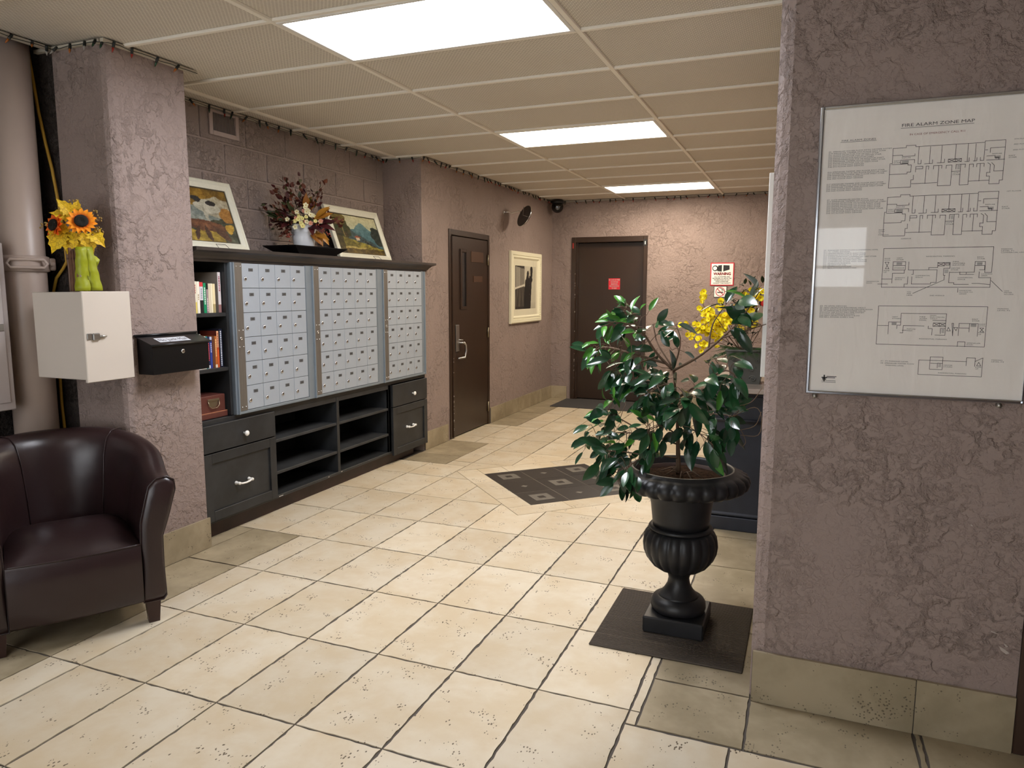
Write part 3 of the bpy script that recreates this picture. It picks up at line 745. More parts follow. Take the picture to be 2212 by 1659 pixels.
# ------------------------------------------------------------------ books and box on the bookshelf
def book(y, w, h, dep, z, bands, lab, tilt=0.0, title=None, x1=-3.235, cover=None):
    """bands: list of (fraction from the bottom, colour) painted on the spine"""
    t = thing('book', (x1-dep/2, y+w/2, z), lab, 'book', 'books on the bookshelf')
    cm = plain('cover_%d_%d_%d' % (cover or bands[-1][1]), cover or bands[-1][1], 0.45)
    pg = plain('book_pages', (226, 216, 192), 0.8)
    MB().box((x1-dep, y+0.0015, z+0.002), (x1-0.004, y+w-0.0015, z+h-0.003)).build('pages', pg, t)
    MB().box((x1-dep, y, z), (x1-0.002, y+0.0018, z+h)).box((x1-dep, y+w-0.0018, z), (x1-0.002, y+w, z+h)).build('cover', cm, t)
    mb = MB(); ms = []; lo = 0
    for i, (hi, c) in enumerate(bands):
        mb.box((x1-0.0035, y, z+h*lo), (x1, y+w, z+h*hi), 0.001, i); ms.append(plain('spine_%d_%d_%d' % c, c, 0.4)); lo = hi
    sp = mb.build('spine', ms, t)
    if title:
        a, b, c = title; mb = MB(); yy = y+w*0.32
        zz = z+h*b
        while zz > z+h*a:
            l = rnd.uniform(0.006, 0.012); mb.box((x1, yy, zz-l), (x1+0.0004, yy+w*0.36, zz)); zz -= l+0.003
        mb.build('title_marks', plain('ink_%d_%d_%d' % c, c, 0.5), sp)
CR = (236, 228, 206); WH = (232, 230, 226)
z = 1.345; y = 3.128
for (w, h, bands, ti, lab) in (
 (0.019, 0.212, [(0.35, (40, 66, 74)), (0.82, (190, 200, 200)), (1, (34, 32, 32))], None, 'tall book with teal foot, pale spine and black head on the upper shelf'),
 (0.027, 0.183, [(0.35, (226, 206, 110)), (1, CR)], (0.62, 0.9, (170, 50, 44)), 'cream book with red title and yellow foot on the upper shelf'),
 (0.020, 0.182, [(1, (240, 234, 218))], (0.45, 0.6, (170, 150, 120)), 'plain cream paperback beside the cream book with red title'),
 (0.025, 0.178, [(0.42, (36, 34, 38)), (0.86, (214, 212, 220)), (1, (214, 64, 70))], (0.5, 0.8, (150, 150, 160)), 'book with red head, white middle and black foot'),
 (0.021, 0.174, [(1, (18, 140, 92))], (0.3, 0.85, (224, 236, 226)), 'bright green paperback on the upper shelf'),
 (0.014, 0.171, [(0.8, (158, 132, 138)), (1, (28, 26, 28))], (0.1, 0.5, (232, 222, 220)), 'thin mauve book with black head beside the green paperback'),
 (0.019, 0.171, [(1, (216, 204, 178))], None, 'beige paperback with faded spine on the upper shelf'),
 (0.012, 0.171, [(1, (246, 234, 202))], None, 'thin pale yellow paperback beside the beige one'),
 (0.020, 0.170, [(0.3, (178, 160, 110)), (1, (238, 222, 176))], None, 'straw yellow book with brown foot on the upper shelf')):
    book(y, w, h, 0.14, z, bands, lab, title=ti); y += w+0.0012
book(3.338, 0.022, 0.238, 0.20, z, [(0.2, (150, 110, 106)), (1, (222, 212, 210))], 'tall grey hardback with pale spine standing against the shelf side', title=(0.55, 0.9, (150, 60, 70)), cover=(150, 142, 134))
z = 1.020; y = 3.124
for (w, h, bands, ti, lab) in (
 (0.012, 0.224, [(1, (228, 214, 196))], None, 'slim cream book next to the red hardback on the lower shelf'),
 (0.022, 0.223, [(1, (206, 44, 74))], (0.6, 0.9, (240, 200, 206)), 'red hardback on the lower shelf'),
 (0.025, 0.205, [(1, WH)], (0.35, 0.88, (40, 44, 60)), 'white book with dark title on the lower shelf'),
 (0.015, 0.192, [(1, (232, 218, 190))], None, 'beige paperback between white books on the lower shelf'),
 (0.020, 0.190, [(1, (240, 234, 214))], (0.2, 0.8, (150, 60, 50)), 'ivory paperback with red title on the lower shelf'),
 (0.010, 0.190, [(1, (40, 140, 140))], None, 'thin teal paperback on the lower shelf'),
 (0.018, 0.188, [(0.1, (220, 220, 220)), (1, (28, 40, 78))], (0.25, 0.8, (200, 70, 80)), 'navy paperback with red title on the lower shelf'),
 (0.016, 0.186, [(0.9, (44, 62, 142)), (1, (190, 196, 220))], (0.5, 0.8, (220, 220, 235)), 'royal blue paperback on the lower shelf'),
 (0.020, 0.186, [(1, (96, 58, 40))], None, 'dark brown paperback on the lower shelf'),
 (0.016, 0.188, [(0.1, (226, 214, 190)), (1, (178, 100, 44))], (0.4, 0.9, (240, 214, 160)), 'ochre paperback on the lower shelf'),
 (0.016, 0.217, [(0.55, (204, 88, 40)), (1, (226, 170, 130))], (0.5, 0.95, (150, 60, 40)), 'orange hardback on the lower shelf')):
    book(y, w, h, 0.13, z, bands, lab, title=ti, cover=(110, 40, 30) if w == 0.016 and h > 0.2 else None); y += w+0.0010
book(y+0.002, 0.026, 0.228, 0.18, z, [(1, (24, 28, 48))], 'tall midnight blue hardback at the end of the lower shelf', title=(0.05, 0.95, (210, 214, 226)))
M_lea = plain('brown_leatherette', (92, 48, 40), 0.45, var=0.2, vs=30, bump=0.3, bs=120)
bx = thing('storage_box', (-3.38, 3.245, 0.72), 'reddish brown leather-look storage box with metal pull on the lowest bookshelf', 'box')
MB().box((-3.54, 3.135, 0.722), (-3.235, 3.352, 0.858), 0.004).build('body', M_lea, bx)
MB().box((-3.545, 3.128, 0.722), (-3.225, 3.358, 0.756), 0.003).build('base_band', M_lea, bx)
MB().box((-3.545, 3.129, 0.7555), (-3.226, 3.357, 0.7585)).build('piping', plain('tan_piping', (168, 110, 78), 0.5), bx)
hy = 3.255
MB().box((-3.2355, hy-0.045, 0.825), (-3.229, hy+0.045, 0.838), .001).tube([(-3.232, hy-0.042, 0.828), (-3.226, hy-0.04, 0.800), (-3.224, hy-0.02, 0.784), (-3.224, hy+0.02, 0.784), (-3.226, hy+0.04, 0.800), (-3.232, hy+0.042, 0.828)], 0.003, 6).add([(-3.2345, hy-0.038, 0.825), (-3.2345, hy+0.038, 0.825), (-3.2345, hy+0.034, 0.80), (-3.2345, hy+0.018, 0.788), (-3.2345, hy-0.018, 0.788), (-3.2345, hy-0.034, 0.80)], [(0, 5, 4, 3, 2, 1)]).build('pull', plain('antique_brass', (150, 138, 116), 0.35, 0.9), bx)
# ------------------------------------------------------------------ painted pictures (colour laid on a fine grid)
def cattr_mat():
    k = NT('painted_canvas'); k.set(0.5, 0, 0.4)
    a = k.new('ShaderNodeVertexColor'); a.layer_name = 'paint'; k.base(a.outputs['Color'])
    k.bump(k.noise(k.coord(), 260, 3), 0.25, 0.001); return k.m
M_paint = cattr_mat()
def picture(name, P, nu, nv, fn, parent):
    """flat picture: P(u,v) gives the world point, fn(u,v) the printed colour"""
    vs = []; cs = []
    for j in range(nv+1):
        for i in range(nu+1):
            u, v = i/nu, j/nv; vs.append(P(u, v)); cs.append(fn(u, v))
    fs = [(j*(nu+1)+i, j*(nu+1)+i+1, (j+1)*(nu+1)+i+1, (j+1)*(nu+1)+i) for j in range(nv) for i in range(nu)]
    o = MB().add(vs, fs).build(name, M_paint, parent)
    at = o.data.color_attributes.new('paint', 'FLOAT_COLOR', 'POINT')
    flat = []
    for c in cs: flat += [s2l(max(0, min(255, x))) for x in c] + [1.0]
    at.data.foreach_set('color', flat); return o
def nz(u, v, s, o=0): return noise.noise((u*s+o, v*s+o*1.7, o*0.37))
def lerp(a, b, t):
    t = max(0, min(1, t)); return tuple(x+(y-x)*t for x, y in zip(a, b))
def ell(u, v, cx, cy, rx, ry, ang=0, rough=0.0, o=0):
    du, dv = u-cx, v-cy; c, s = math.cos(ang), math.sin(ang)
    d = ((du*c+dv*s)/rx)**2+((-du*s+dv*c)/ry)**2
    return d + rough*nz(u, v, 9, o) < 1
def alpine(u, v):
    u, v = u+0.018*nz(u, v, 8, 20)+0.010*nz(u, v, 25, 21), v+0.018*nz(u, v, 8, 22)+0.010*nz(u, v, 25, 23)
    t = nz(u, v, 14)*20+nz(u, v, 40, 3)*20-10
    c = lerp((186, 190, 160), (214, 206, 164), (v-0.6)*2)                         # sky
    m = 0.66+0.16*math.exp(-((u-0.62)/0.13)**2)+0.05*nz(u, v, 6, 2)
    if v < m: c = lerp((82, 116, 122), (120, 150, 150), (v-0.45)*2.4+0.3*nz(u, v, 8, 5))
    if v < 0.86-0.75*u+0.05*nz(u, v, 8, 7) + 0.04: c = lerp((58, 74, 78), (86, 104, 100), v)   # blue slope
    if ell(u, v, 0.03, 0.62, 0.30, 0.42, 0, .5, 4): c = (64+22*nz(u, v, 12, 8), 62+18*nz(u, v, 12, 9), 36)
    if ell(u, v, 0.14, 0.88, 0.16, 0.18, 0, .6, 6): c = (112, 98, 46)
    if v > 0.25 and ell(u, v, 0.95, 0.46, 0.14, 0.28, 0.2, .4, 5): c = (54, 62, 56)
    g = 0.46-0.30*u+0.03*nz(u, v, 9, 1)
    if v < g:
        c = lerp((92, 84, 38), (158, 146, 62), 0.5+0.9*nz(u, v, 7, 11)+0.6*nz(u, v, 22, 12))
        if v < 0.14+0.05*nz(u, v, 6, 3): c = lerp((80, 66, 34), (120, 100, 48), 0.5+nz(u, v, 15, 2))
    if abs(v-(0.10+0.16*u+0.03*math.sin(u*9))) < 0.02 and u < 0.6: c = (176, 158, 92)
    if abs(u-0.17-0.06*(0.8-v)) < 0.008 and 0.42 < v < 0.75: c = (150, 132, 84)
    if 0.42 < u < 0.50 and 0.36 < v < 0.43: c = (206, 190, 164)
    if 0.40 < u < 0.52 and 0.43 <= v < 0.48 - abs(u-0.46)*0.4: c = (148, 74, 50)
    for a, b in ((0.62, 0.33), (0.66, 0.30), (0.72, 0.27), (0.80, 0.22), (0.57, 0.36)):
        if ell(u, v, a, b, 0.024, 0.018): c = (52, 46, 38)
    if u < 0.14 and v < 0.5: c = lerp(c, (52, 44, 26), 0.7)
    return tuple(x+t for x in c)
def hunting(u, v):
    u, v = u+0.025*nz(u, v, 7, 20)+0.012*nz(u, v, 22, 21), v+0.025*nz(u, v, 7, 22)+0.012*nz(u, v, 22, 23)
    t = nz(u, v, 12)*24+nz(u, v, 38, 3)*26-16
    c = lerp((40, 46, 36), (66, 66, 44), 0.5+nz(u, v, 6))
    if u > 0.50 and v > 0.62: c = lerp((112, 86, 28), (158, 124, 46), 0.5+nz(u, v, 8, 4))
    if ell(u, v, 0.60, 0.52, 0.34, 0.16, 0.2, .5, 2): c = lerp((108, 118, 114), (150, 156, 146), 0.5+nz(u, v, 7, 5))
    if ell(u, v, 0.84, 0.66, 0.22, 0.20, 0, .3, 6): c = lerp((158, 152, 132), (188, 178, 150), 0.5+nz(u, v, 6, 1))
    if ell(u, v, 0.70, 0.66, 0.17, 0.12, -0.3, .25, 9): c = (186, 182, 164)
    if ell(u, v, 0.66, 0.52, 0.025, 0.16, 0.1): c = (178, 174, 156)
    if ell(u, v, 0.75, 0.73, 0.05, 0.05, 0, .6, 3): c = (40, 36, 38)
    if ell(u, v, 0.58, 0.80, 0.07, 0.045, -.9): c = (44, 44, 46)
    if ell(u, v, 0.94, 0.52, 0.10, 0.16, 0, .5, 8): c = (162, 116, 52)
    if v < 0.24+0.05*nz(u, v, 8, 2): c = lerp((128, 108, 36), (176, 150, 60), 0.5+nz(u, v, 12, 6))
    if u > 0.82 and v < 0.38: c = lerp((56, 64, 52), (88, 92, 74), 0.5+nz(u, v, 10, 7))
    if ell(u, v, 0.60, 0.30, 0.30, 0.10, -0.18, .2, 1): c = lerp((84, 50, 30), (130, 84, 52), 0.5+nz(u, v, 9, 3))
    if ell(u, v, 0.80, 0.17, 0.05, 0.15, 0.55): c = (86, 54, 36)
    if ell(u, v, 0.62, 0.15, 0.03, 0.14, 0.2) or ell(u, v, 0.48, 0.16, 0.028, 0.14, -0.1): c = (74, 46, 30)
    if ell(u, v, 0.30, 0.40, 0.12, 0.10, .4): c = (96, 58, 36)
    if ell(u, v, 0.92, 0.26, 0.06, 0.09, 0, .5, 9): c = (186, 150, 56)
    return tuple(x+t for x in c)
M_frame = plain('white_picture_frame', (222, 220, 202), 0.42, var=0.06, vs=60, bump=0.4, bs=90, bd=0.003)
def leaning(name, y0, y1, L, xb, zb, xt, fn, lab, fw):
    """framed painting leaning back against the wall: foot at (xb,zb), head at x = xt"""
    t = thing(name, (xb, (y0+y1)/2, zb), lab, 'painting')
    up = Vector((xt-xb, 0, math.sqrt(L*L-(xt-xb)**2)))/L; n = Vector((up.z, 0, -up.x))
    Q = lambda a, b, h: Vector((xb, a, zb)) + up*b + n*h
    def ring(o, i, h0, h1):       # mitred ring between an outer and an inner rectangle
        A = [(y0+o, o), (y1-o, o), (y1-o, L-o), (y0+o, L-o)]; B = [(y0+i, i), (y1-i, i), (y1-i, L-i), (y0+i, L-i)]
        return [Q(a, b, h0) for a, b in A]+[Q(a, b, h1) for a, b in B], [(k, (k+1) % 4, 4+(k+1) % 4, 4+k) for k in range(4)]
    mb = MB()
    for o, i, h0, h1 in ((0, 0, -0.008, 0.016), (0, 0.006, 0.016, 0.020), (0.006, 0.010, 0.020, 0.016), (0.010, fw*0.55, 0.016, 0.022), (fw*0.55, fw, 0.022, 0.010), (fw, fw, 0.010, 0.002)):
        mb.add(*ring(o, i, h0, h1))
    mb.build('frame', M_frame, t)
    MB().add([Q(y0+.002, .002, -0.007), Q(y1-.002, .002, -0.007), Q(y1-.002, L-.002, -0.007), Q(y0+.002, L-.002, -0.007)], [(3, 2, 1, 0)]).build('backing', plain('brown_backing_paper', (88, 70, 52), 0.8), t)
    mb = MB(); e = 0.007
    for o, i in ((fw-0.001, fw+e),): mb.add(*ring(o, i, 0.004, 0.004))
    mb.build('liner', plain('dark_liner', (54, 44, 32), 0.6), t)
    picture('canvas', lambda u, v: Q(y0+fw+e/2+(y1-y0-2*fw-e)*u, fw+e/2+(L-2*fw-e)*v, 0.003), 150, 100, fn, t)
    # little wire stand in front
    for yc in ((y0*0.35+y1*0.65),):
        MB().tube([Q(yc-0.045, -0.001, 0.05), Q(yc-0.04, 0.035, 0.03), Q(yc+0.04, 0.035, 0.03), Q(yc+0.045, -0.001, 0.05)], 0.0015, 6).build('wire_stand', M_black, t)
    return t
ZC = 1.719
leaning('hunting_painting', 3.085, 3.842, 0.475, -3.443, ZC, -3.598, hunting, 'white framed painting of dogs leaning on the cabinet beside the pillar', 0.056)
leaning('mountain_painting', 4.845, 5.613, 0.458, -3.440, ZC, -3.596, alpine, 'white framed painting of a blue mountain valley leaning on the cabinet', 0.056)

# ------------------------------------------------------------------ leaf shapes used by the plants
def leaf_shape(L, W, fold, curl, mat, n=6, shape=None):
    """pointed leaf lying along +x, slightly folded along its midrib"""
    mb = MB(); vs = []; fs = []
    shape = shape or (lambda t: math.sin(PI*min(1, t**0.85))**0.9*(1-0.25*t))
    for i in range(n+1):
        t = i/n; w = W/2*shape(t); x = L*t; z = -curl*L*t*t
        vs += [(x, -w, z+fold*w), (x, -w*0.5, z+fold*w*0.35), (x, 0, z), (x, w*0.5, z+fold*w*0.35), (x, w, z+fold*w)]
    for i in range(n):
        for k in range(4): fs.append((5*i+k, 5*(i+1)+k, 5*(i+1)+k+1, 5*i+k+1))
    mb.add(vs, fs, 0, True); return mb.mesh('leaf', mat)
def leaf_mat(name, c1, c2, rough=0.28, spec=0.6, back=None, veins=False):
    k = NT(name); k.set(rough, 0, spec); v = k.coord(rand=True)
    oi = k.new('ShaderNodeObjectInfo'); col = k.mix(k.ramp(oi.outputs['Random'], 0, 1), rgb(c1), rgb(c2))
    col = k.mix(k.math('MULTIPLY', k.noise(v, 30, 3), 0.35), col, rgb(tuple(x*0.6 for x in c1)))
    if back:
        g = k.new('ShaderNodeNewGeometry'); col = k.mix(g.outputs['Backfacing'], col, rgb(back))
    k.base(col); k.bump(k.noise(v, 120, 2), 0.15, 0.001); return k.m

# ------------------------------------------------------------------ white pot with dried flowers on the cabinet
tr = thing('display_tray', (-3.40, 4.39, ZC), 'black tray with sloping sides on the cabinet, under the white pot', 'tray')
def ringbox(cx, cy, w0, d0, z0, w1, d1, z1):
    return [(cx+sx*a, cy+sy*b, z) for a, b, z in ((d0, w0, z0), (d1, w1, z1)) for sx, sy in ((-1, -1), (1, -1), (1, 1), (-1, 1))]
vs = ringbox(-3.40, 4.39, 0.20, 0.09, ZC+0.001, 0.205, 0.095, ZC+0.012)+ringbox(-3.40, 4.39, 0.30, 0.14, 1.780, 0.303, 0.143, 1.786)[0:8]
vs += ringbox(-3.40, 4.39, 0.29, 0.13, 1.786, 0.20, 0.088, 1.774)
fs = [(3, 2, 1, 0)]
for L_ in range(5): fs += [(4*L_+k, 4*L_+(k+1) % 4, 4*L_+4+(k+1) % 4, 4*L_+4+k) for k in range(4)]
fs += [(20, 21, 22, 23)]
MB().add(vs, fs).build('body', plain('black_lacquer', (20, 19, 20), 0.3), tr)
px, py, pz = -3.40, 4.36, 1.776
pot = thing('flower_pot', (px, py, pz), 'round white glazed flower pot on a black tray on the cabinet', 'pot')
prof = [(0.001, 0), (0.058, 0), (0.067, 0.006), (0.073, 0.02), (0.080, 0.07), (0.082, 0.100), (0.088, 0.104), (0.084, 0.110), (0.090, 0.116), (0.089, 0.132), (0.095, 0.138), (0.096, 0.147), (0.092, 0.152), (0.086, 0.150), (0.082, 0.135), (0.078, 0.12), (0.001, 0.118)]
prof = [(r, z*1.12) for r, z in prof]
MB().lathe(prof, (px, py, pz), 40, cap=False).build('body', plain('white_glaze', (226, 228, 230), 0.15), pot)
EL = Vector((0.788, 0.615, 0))                       # sideways direction seen from the lobby
for s in (-1, 1):
    MB().lathe([(0.012, 0), (0.012, 0.008), (0.005, 0.010)], Vector((px, py, pz+0.095))+EL*s*0.080, 12, axis=EL*s).build('lug', plain('white_glaze', (226, 228, 230)), pot)
MB().lathe([(0.001, 0.119), (0.080, 0.121)], (px, py, pz), 24, cap=False).build('soil', plain('dark_moss', (34, 30, 22), 0.9), pot)

rd = random.Random(21)
dry = thing('dried_bouquet', (px, py, pz+0.12), 'autumn bouquet of russet sprigs and small cream flowers in the white pot', 'bouquet')
M_twig = plain('dry_twig', (66, 42, 32), 0.8)
M_russ = leaf_mat('russet_leaf', (78, 36, 30), (112, 62, 40), 0.6, 0.3)
M_rust = leaf_mat('amber_leaf', (150, 92, 30), (190, 132, 44), 0.45, 0.4)
M_olive = leaf_mat('olive_leaf', (46, 56, 28), (78, 76, 36), 0.5, 0.4)
M_wine = leaf_mat('wine_leaf', (62, 24, 30), (92, 36, 36), 0.45, 0.4)
small = leaf_shape(0.030, 0.021, 0.2, 0.2, M_russ, 4); smallw = leaf_shape(0.026, 0.018, 0.2, 0.2, M_wine, 4); smallo = leaf_shape(0.030, 0.018, 0.2, 0.2, M_olive, 4)
bigA = leaf_shape(0.13, 0.055, 0.25, 0.25, M_rust); bigW = leaf_shape(0.14, 0.055, 0.3, 0.3, M_wine); bigO = leaf_shape(0.11, 0.04, 0.3, 0.2, M_olive)
def pt(lat, up, dep=0.0):
    p = Vector((px, py, pz+0.12)) + EL*lat + Vector((0.615, -0.788, 0))*dep + Vector((0, 0, up))
    p.x = max(p.x, XN+0.035+0.02*rd.random()); return p
tips = [(-0.17, 0.27, 13), (-0.11, 0.33, 14), (-0.02, 0.34, 14), (0.03, 0.30, 10), (-0.14, 0.22, 14), (0.0, 0.29, 8), (-0.28, 0.16, 13), (-0.20, 0.08, 14), (-0.07, 0.29, 12), (-0.24, 0.13, 12), (-0.19, 0.02, 14), (-0.15, -0.05, 10), (0.26, 0.08, 13), (0.12, 0.26, 12), (0.23, 0.05, 10), (0.08, 0.24, 8), (-0.15, 0.17, 14), (-0.10, 0.14, 12), (0.20, 0.12, 8), (0.14, 0.30, 6), (-0.22, 0.05, 12)]
for (la, dz, nl) in tips:
    base = pt(rd.uniform(-.03, .03), -0.005, rd.uniform(-.03, .03)); tip = pt(la*1.08, dz*1.1, rd.uniform(-0.03, 0.09))
    mid = (base+tip)/2+Vector((0.02, -0.02, 0.06)); pts = []
    for i in range(9):
        t = i/8; pts.append(base*(1-t)**2+mid*2*t*(1-t)+tip*t*t)
    MB().tube(pts, [0.0022*(1-0.6*i/8) for i in range(9)], 5).build('stem', M_twig, dry)
    for i in range(int(nl*1.5)):
        t = rd.uniform(0.35, 1.0); p = base*(1-t)**2+mid*2*t*(1-t)+tip*t*t + Vector([rd.gauss(0, .013) for _ in range(3)])
        d = (tip-base).normalized()+Vector([rd.uniform(-1, 1) for _ in range(3)])*0.9
        inst('leaf', rd.choice((small, small, small, smallw, smallo)), dry, p, frame_of(d, Vector([rd.uniform(-1, 1) for _ in range(3)])), rd.uniform(.9, 1.7))
for me, n, la, dz, sp in ((bigA, 4, 0.06, 0.17, .02), (bigA, 4, 0.15, 0.10, .02), (bigW, 6, 0.13, 0.03, .03), (bigO, 6, -0.20, 0.10, .03), (bigA, 4, 0.13, -0.04, .02), (bigO, 9, -0.02, 0.07, .05), (bigW, 5, -0.10, 0.06, .03)):
    for i in range(n):
        d = EL*(la*4+rd.uniform(-.5, .5)) + Vector((0.615, -0.788, 0))*rd.uniform(-.1, .7) + Vector((0, 0, dz*5-0.1+rd.uniform(-.3, .4)))
        inst('leaf', me, dry, pt(la*0.6+rd.gauss(0, sp), 0.02+dz*0.7+rd.gauss(0, sp*.6), 0.05), frame_of(d, Vector((0.6, -0.8, 0.8))), rd.uniform(.8, 1.1))
def blossom(n, r, w, mat, ctr, cup=0.3):
    mb = MB()
    for k in range(n):
        t = 2*PI*k/n; c, s = math.cos(t), math.sin(t)
        P_ = lambda a, b, z: (a*c-b*s, a*s+b*c, z)
        mb.add([P_(0, 0, 0), P_(r*.55, -w, r*cup*.4), P_(r*.9, -w*.6, r*cup), P_(r, 0, r*cup), P_(r*.9, w*.6, r*cup), P_(r*.55, w, r*cup*.4)], [(0, 1, 2, 3, 4, 5)], 0, True)
    mb.ball((0, 0, r*.12), r*.22, 6, 4, 1); return mb.mesh('blossom', [mat, ctr])
M_yc = plain('flower_centre', (198, 160, 50), 0.7)
bl = [blossom(5, 0.0155, 0.007, plain(n, c, 0.6), M_yc) for n, c in (('cream_petal', (226, 218, 176)), ('pale_yellow_petal', (226, 216, 140)), ('blush_petal', (196, 132, 112)))]
for i in range(34):
    inst('blossom', bl[rd.choice((0, 0, 1, 1, 2))], dry, pt(rd.gauss(0.01, 0.055), 0.08+rd.gauss(0, 0.04), 0.10+rd.uniform(-.02, .03)), frame_of((rd.uniform(-.4, .4), rd.uniform(-.4, .4), 1), Vector((0.8, -0.8, 0.3))), rd.uniform(.9, 1.3))
berry = MB().ball((0, 0, 0), 0.005, 6, 4).mesh('berry', plain('red_berry', (150, 66, 48), 0.35))
for i in range(44):
    s = rd.choice((0, 1)); t = rd.random()
    inst('berry', berry, dry, pt((0.07+0.12*t) if s else -0.10+rd.gauss(0, .008), (0.06-0.09*t if s else -0.06+0.13*t)+rd.gauss(0, .008), 0.10))

# ------------------------------------------------------------------ vent grille of the niche wall
vt = thing('air_vent', (XN, 3.85, 2.48), 'painted metal air vent high on the block wall near the ceiling', 'vent')
M_vent = plain('painted_vent_metal', (168, 152, 146), 0.5)
a0, a1, b0, b1 = 3.722, 3.985, 2.474, 2.632; e = 0.03
for bx_ in (((XN, a0, b0), (XN+0.012, a0+e, b1)), ((XN, a1-e, b0), (XN+0.012, a1, b1)), ((XN, a0+e, b0), (XN+0.012, a1-e, b0+e)), ((XN, a0+e, b1-.015), (XN+0.012, a1-e, b1))):
    MB().box(bx_[0], bx_[1], .002).build('frame_bar', M_vent, vt)
MB().box((XN-0.004, a0+e, b0+e), (XN+0.002, a1-e, b1-.015)).build('duct', M_black, vt)
fin = MB().box((0, -0.0012, b0+e), (0.005, 0.0012, b1-.015)).mesh('fin', M_vent)
for i in range(17): inst('fin', fin, vt, (XN+0.001, a0+e+0.012*(i+0.6), 0))

# ------------------------------------------------------------------ mirror, camera and framed photograph
mr = thing('convex_mirror', (XD, 7.72, 2.35), 'small round convex mirror on a chrome arm above the framed photograph', 'mirror')
cm_ = Vector((-3.035, 7.83, 2.318)); ax = Vector((0.55, 0.72, -0.38)).normalized()
MB().lathe([(0.022, 0), (0.022, 0.006), (0.01, 0.012)], (XD, 7.70, 2.352), 14, axis=(1, 0, 0)).build('wall_plate', M_chrome, mr)
MB().tube([(XD+0.01, 7.70, 2.352), (XD+0.05, 7.74, 2.36), (XD+0.07, 7.76, 2.345), (XD+0.15, 7.80, 2.372), tuple(cm_+Vector((-0.02, -0.01, 0.03)))], 0.006, 8).build('arm', M_chrome, mr)
MB().lathe([(0.126, 0), (0.128, 0.004), (0.124, 0.012), (0.10, 0.030), (0.06, 0.042), (0.002, 0.047)], cm_, 36, axis=ax, cap=False).build('dome', M_chrome, mr)
MB().lathe([(0.002, 0.006), (0.10, 0.002), (0.126, 0.0)], cm_, 36, axis=ax, cap=False).build('back_dish', plain('grey_mirror_back', (62, 58, 54), 0.35, 0.4), mr)
MB().tube([cm_+ax*-0.004+Vector((0, 0, 0.10)), cm_+ax*-0.014, cm_+ax*-0.004+Vector((0.07, -0.05, -0.02))], 0.004, 6).build('bracket', M_satin, mr)
cd = thing('security_camera', (-3.10, 9.24, H), 'black dome security camera in the ceiling corner', 'camera')
MB().lathe([(0.085, 0), (0.085, -0.03), (0.075, -0.04)], (-3.10, 9.22, H-0.004), 24).build('mount', plain('black_plastic', (22, 22, 24), 0.4), cd)
MB().ball((-3.10, 9.21, H-0.085), 0.078, 20, 12).build('dome', plain('smoked_dome', (14, 14, 16), 0.12), cd)
MB().lathe([(0.030, 0), (0.030, 0.012), (0.018, 0.016)], (-3.075, 9.142, H-0.10), 16, axis=(0.3, -1, -0.2)).build('lens', plain('lens_ring', (110, 112, 116), 0.2, 0.6), cd)

def couple(u, v):
    if u < 0.42: c = lerp((58, 54, 48), (120, 112, 98), v) ; c = lerp(c, (150, 142, 124), 0.4*math.sin(u*90)**2 if v > 0.5-0.15*u else 0.1)
    else: c = lerp((226, 220, 198), (206, 200, 176), u)
    if 0.38 < u < 0.55 and v > 0.75+0.6*(u-0.4): c = (206, 200, 180)
    if u < 0.44 and v > 0.48+0.22*u:
        k = (u*16) % 1; c = (196, 190, 172) if k < 0.4 else (70, 66, 60)
        if v > 0.92-0.5*u*0.2: c = (60, 56, 50)
    if u < 0.46 and abs(v-(0.48+0.16*u)) < 0.018: c = (224, 218, 200)
    if u < 0.46 and v < 0.46+0.14*u: c = lerp((58, 54, 48), (112, 104, 92), 0.5+nz(u*6, v, 4, 2))
    if v < 0.12 and u < 0.5: c = (52, 48, 44)
    if u > 0.66 and v < 0.2: c = lerp(c, (150, 142, 126), 0.5-v*2)
    if 0.40+0.12*v < u < 0.74+0.10*v and v < 0.66: c = (34, 32, 30)
    if ell(u, v, 0.68, 0.66, 0.16, 0.085) or ell(u, v, 0.78, 0.76, 0.05, 0.07): c = (34, 32, 30)
    if ell(u, v, 0.78, 0.85, 0.068, 0.085): c = (36, 33, 31)
    if ell(u, v, 0.61, 0.77, 0.055, 0.075) or ell(u, v, 0.58, 0.66, 0.05, 0.1): c = (38, 35, 33)
    if ell(u, v, 0.72, 0.82, 0.022, 0.04) or ell(u, v, 0.665, 0.74, 0.022, 0.045): c = (168, 160, 142)
    return c
ph = thing('framed_photograph', (XD, 8.35, 1.09), 'black and white photograph of an embracing couple in a wide cream frame', 'picture')
f0, f1, g0, g1 = 7.855, 8.885, 1.085, 1.935
P = lambda a, b, h: (XD+h, a, b)
def ring_x(o, i, h0, h1):
    A = [(f0+o, g0+o), (f1-o, g0+o), (f1-o, g1-o), (f0+o, g1-o)]; B = [(f0+i, g0+i), (f1-i, g0+i), (f1-i, g1-i), (f0+i, g1-i)]
    return [P(a, b, h0) for a, b in A]+[P(a, b, h1) for a, b in B], [(k, (k+1) % 4, 4+(k+1) % 4, 4+k) for k in range(4)]
M_cream = plain('cream_frame', (228, 222, 194), 0.4)
mb = MB()
for o, i, h0, h1 in ((0, 0, 0.001, 0.030), (0, 0.012, 0.030, 0.038), (0.012, 0.035, 0.038, 0.036), (0.035, 0.048, 0.036, 0.028), (0.048, 0.070, 0.028, 0.034), (0.070, 0.085, 0.034, 0.016), (0.085, 0.09, 0.016, 0.012)): mb.add(*ring_x(o, i, h0, h1))
mb.build('frame', M_cream, ph)
bead = MB().ball((0, 0, 0), 0.009, 6, 4, sq=(.7, 1, 1)).mesh('bead', M_cream)
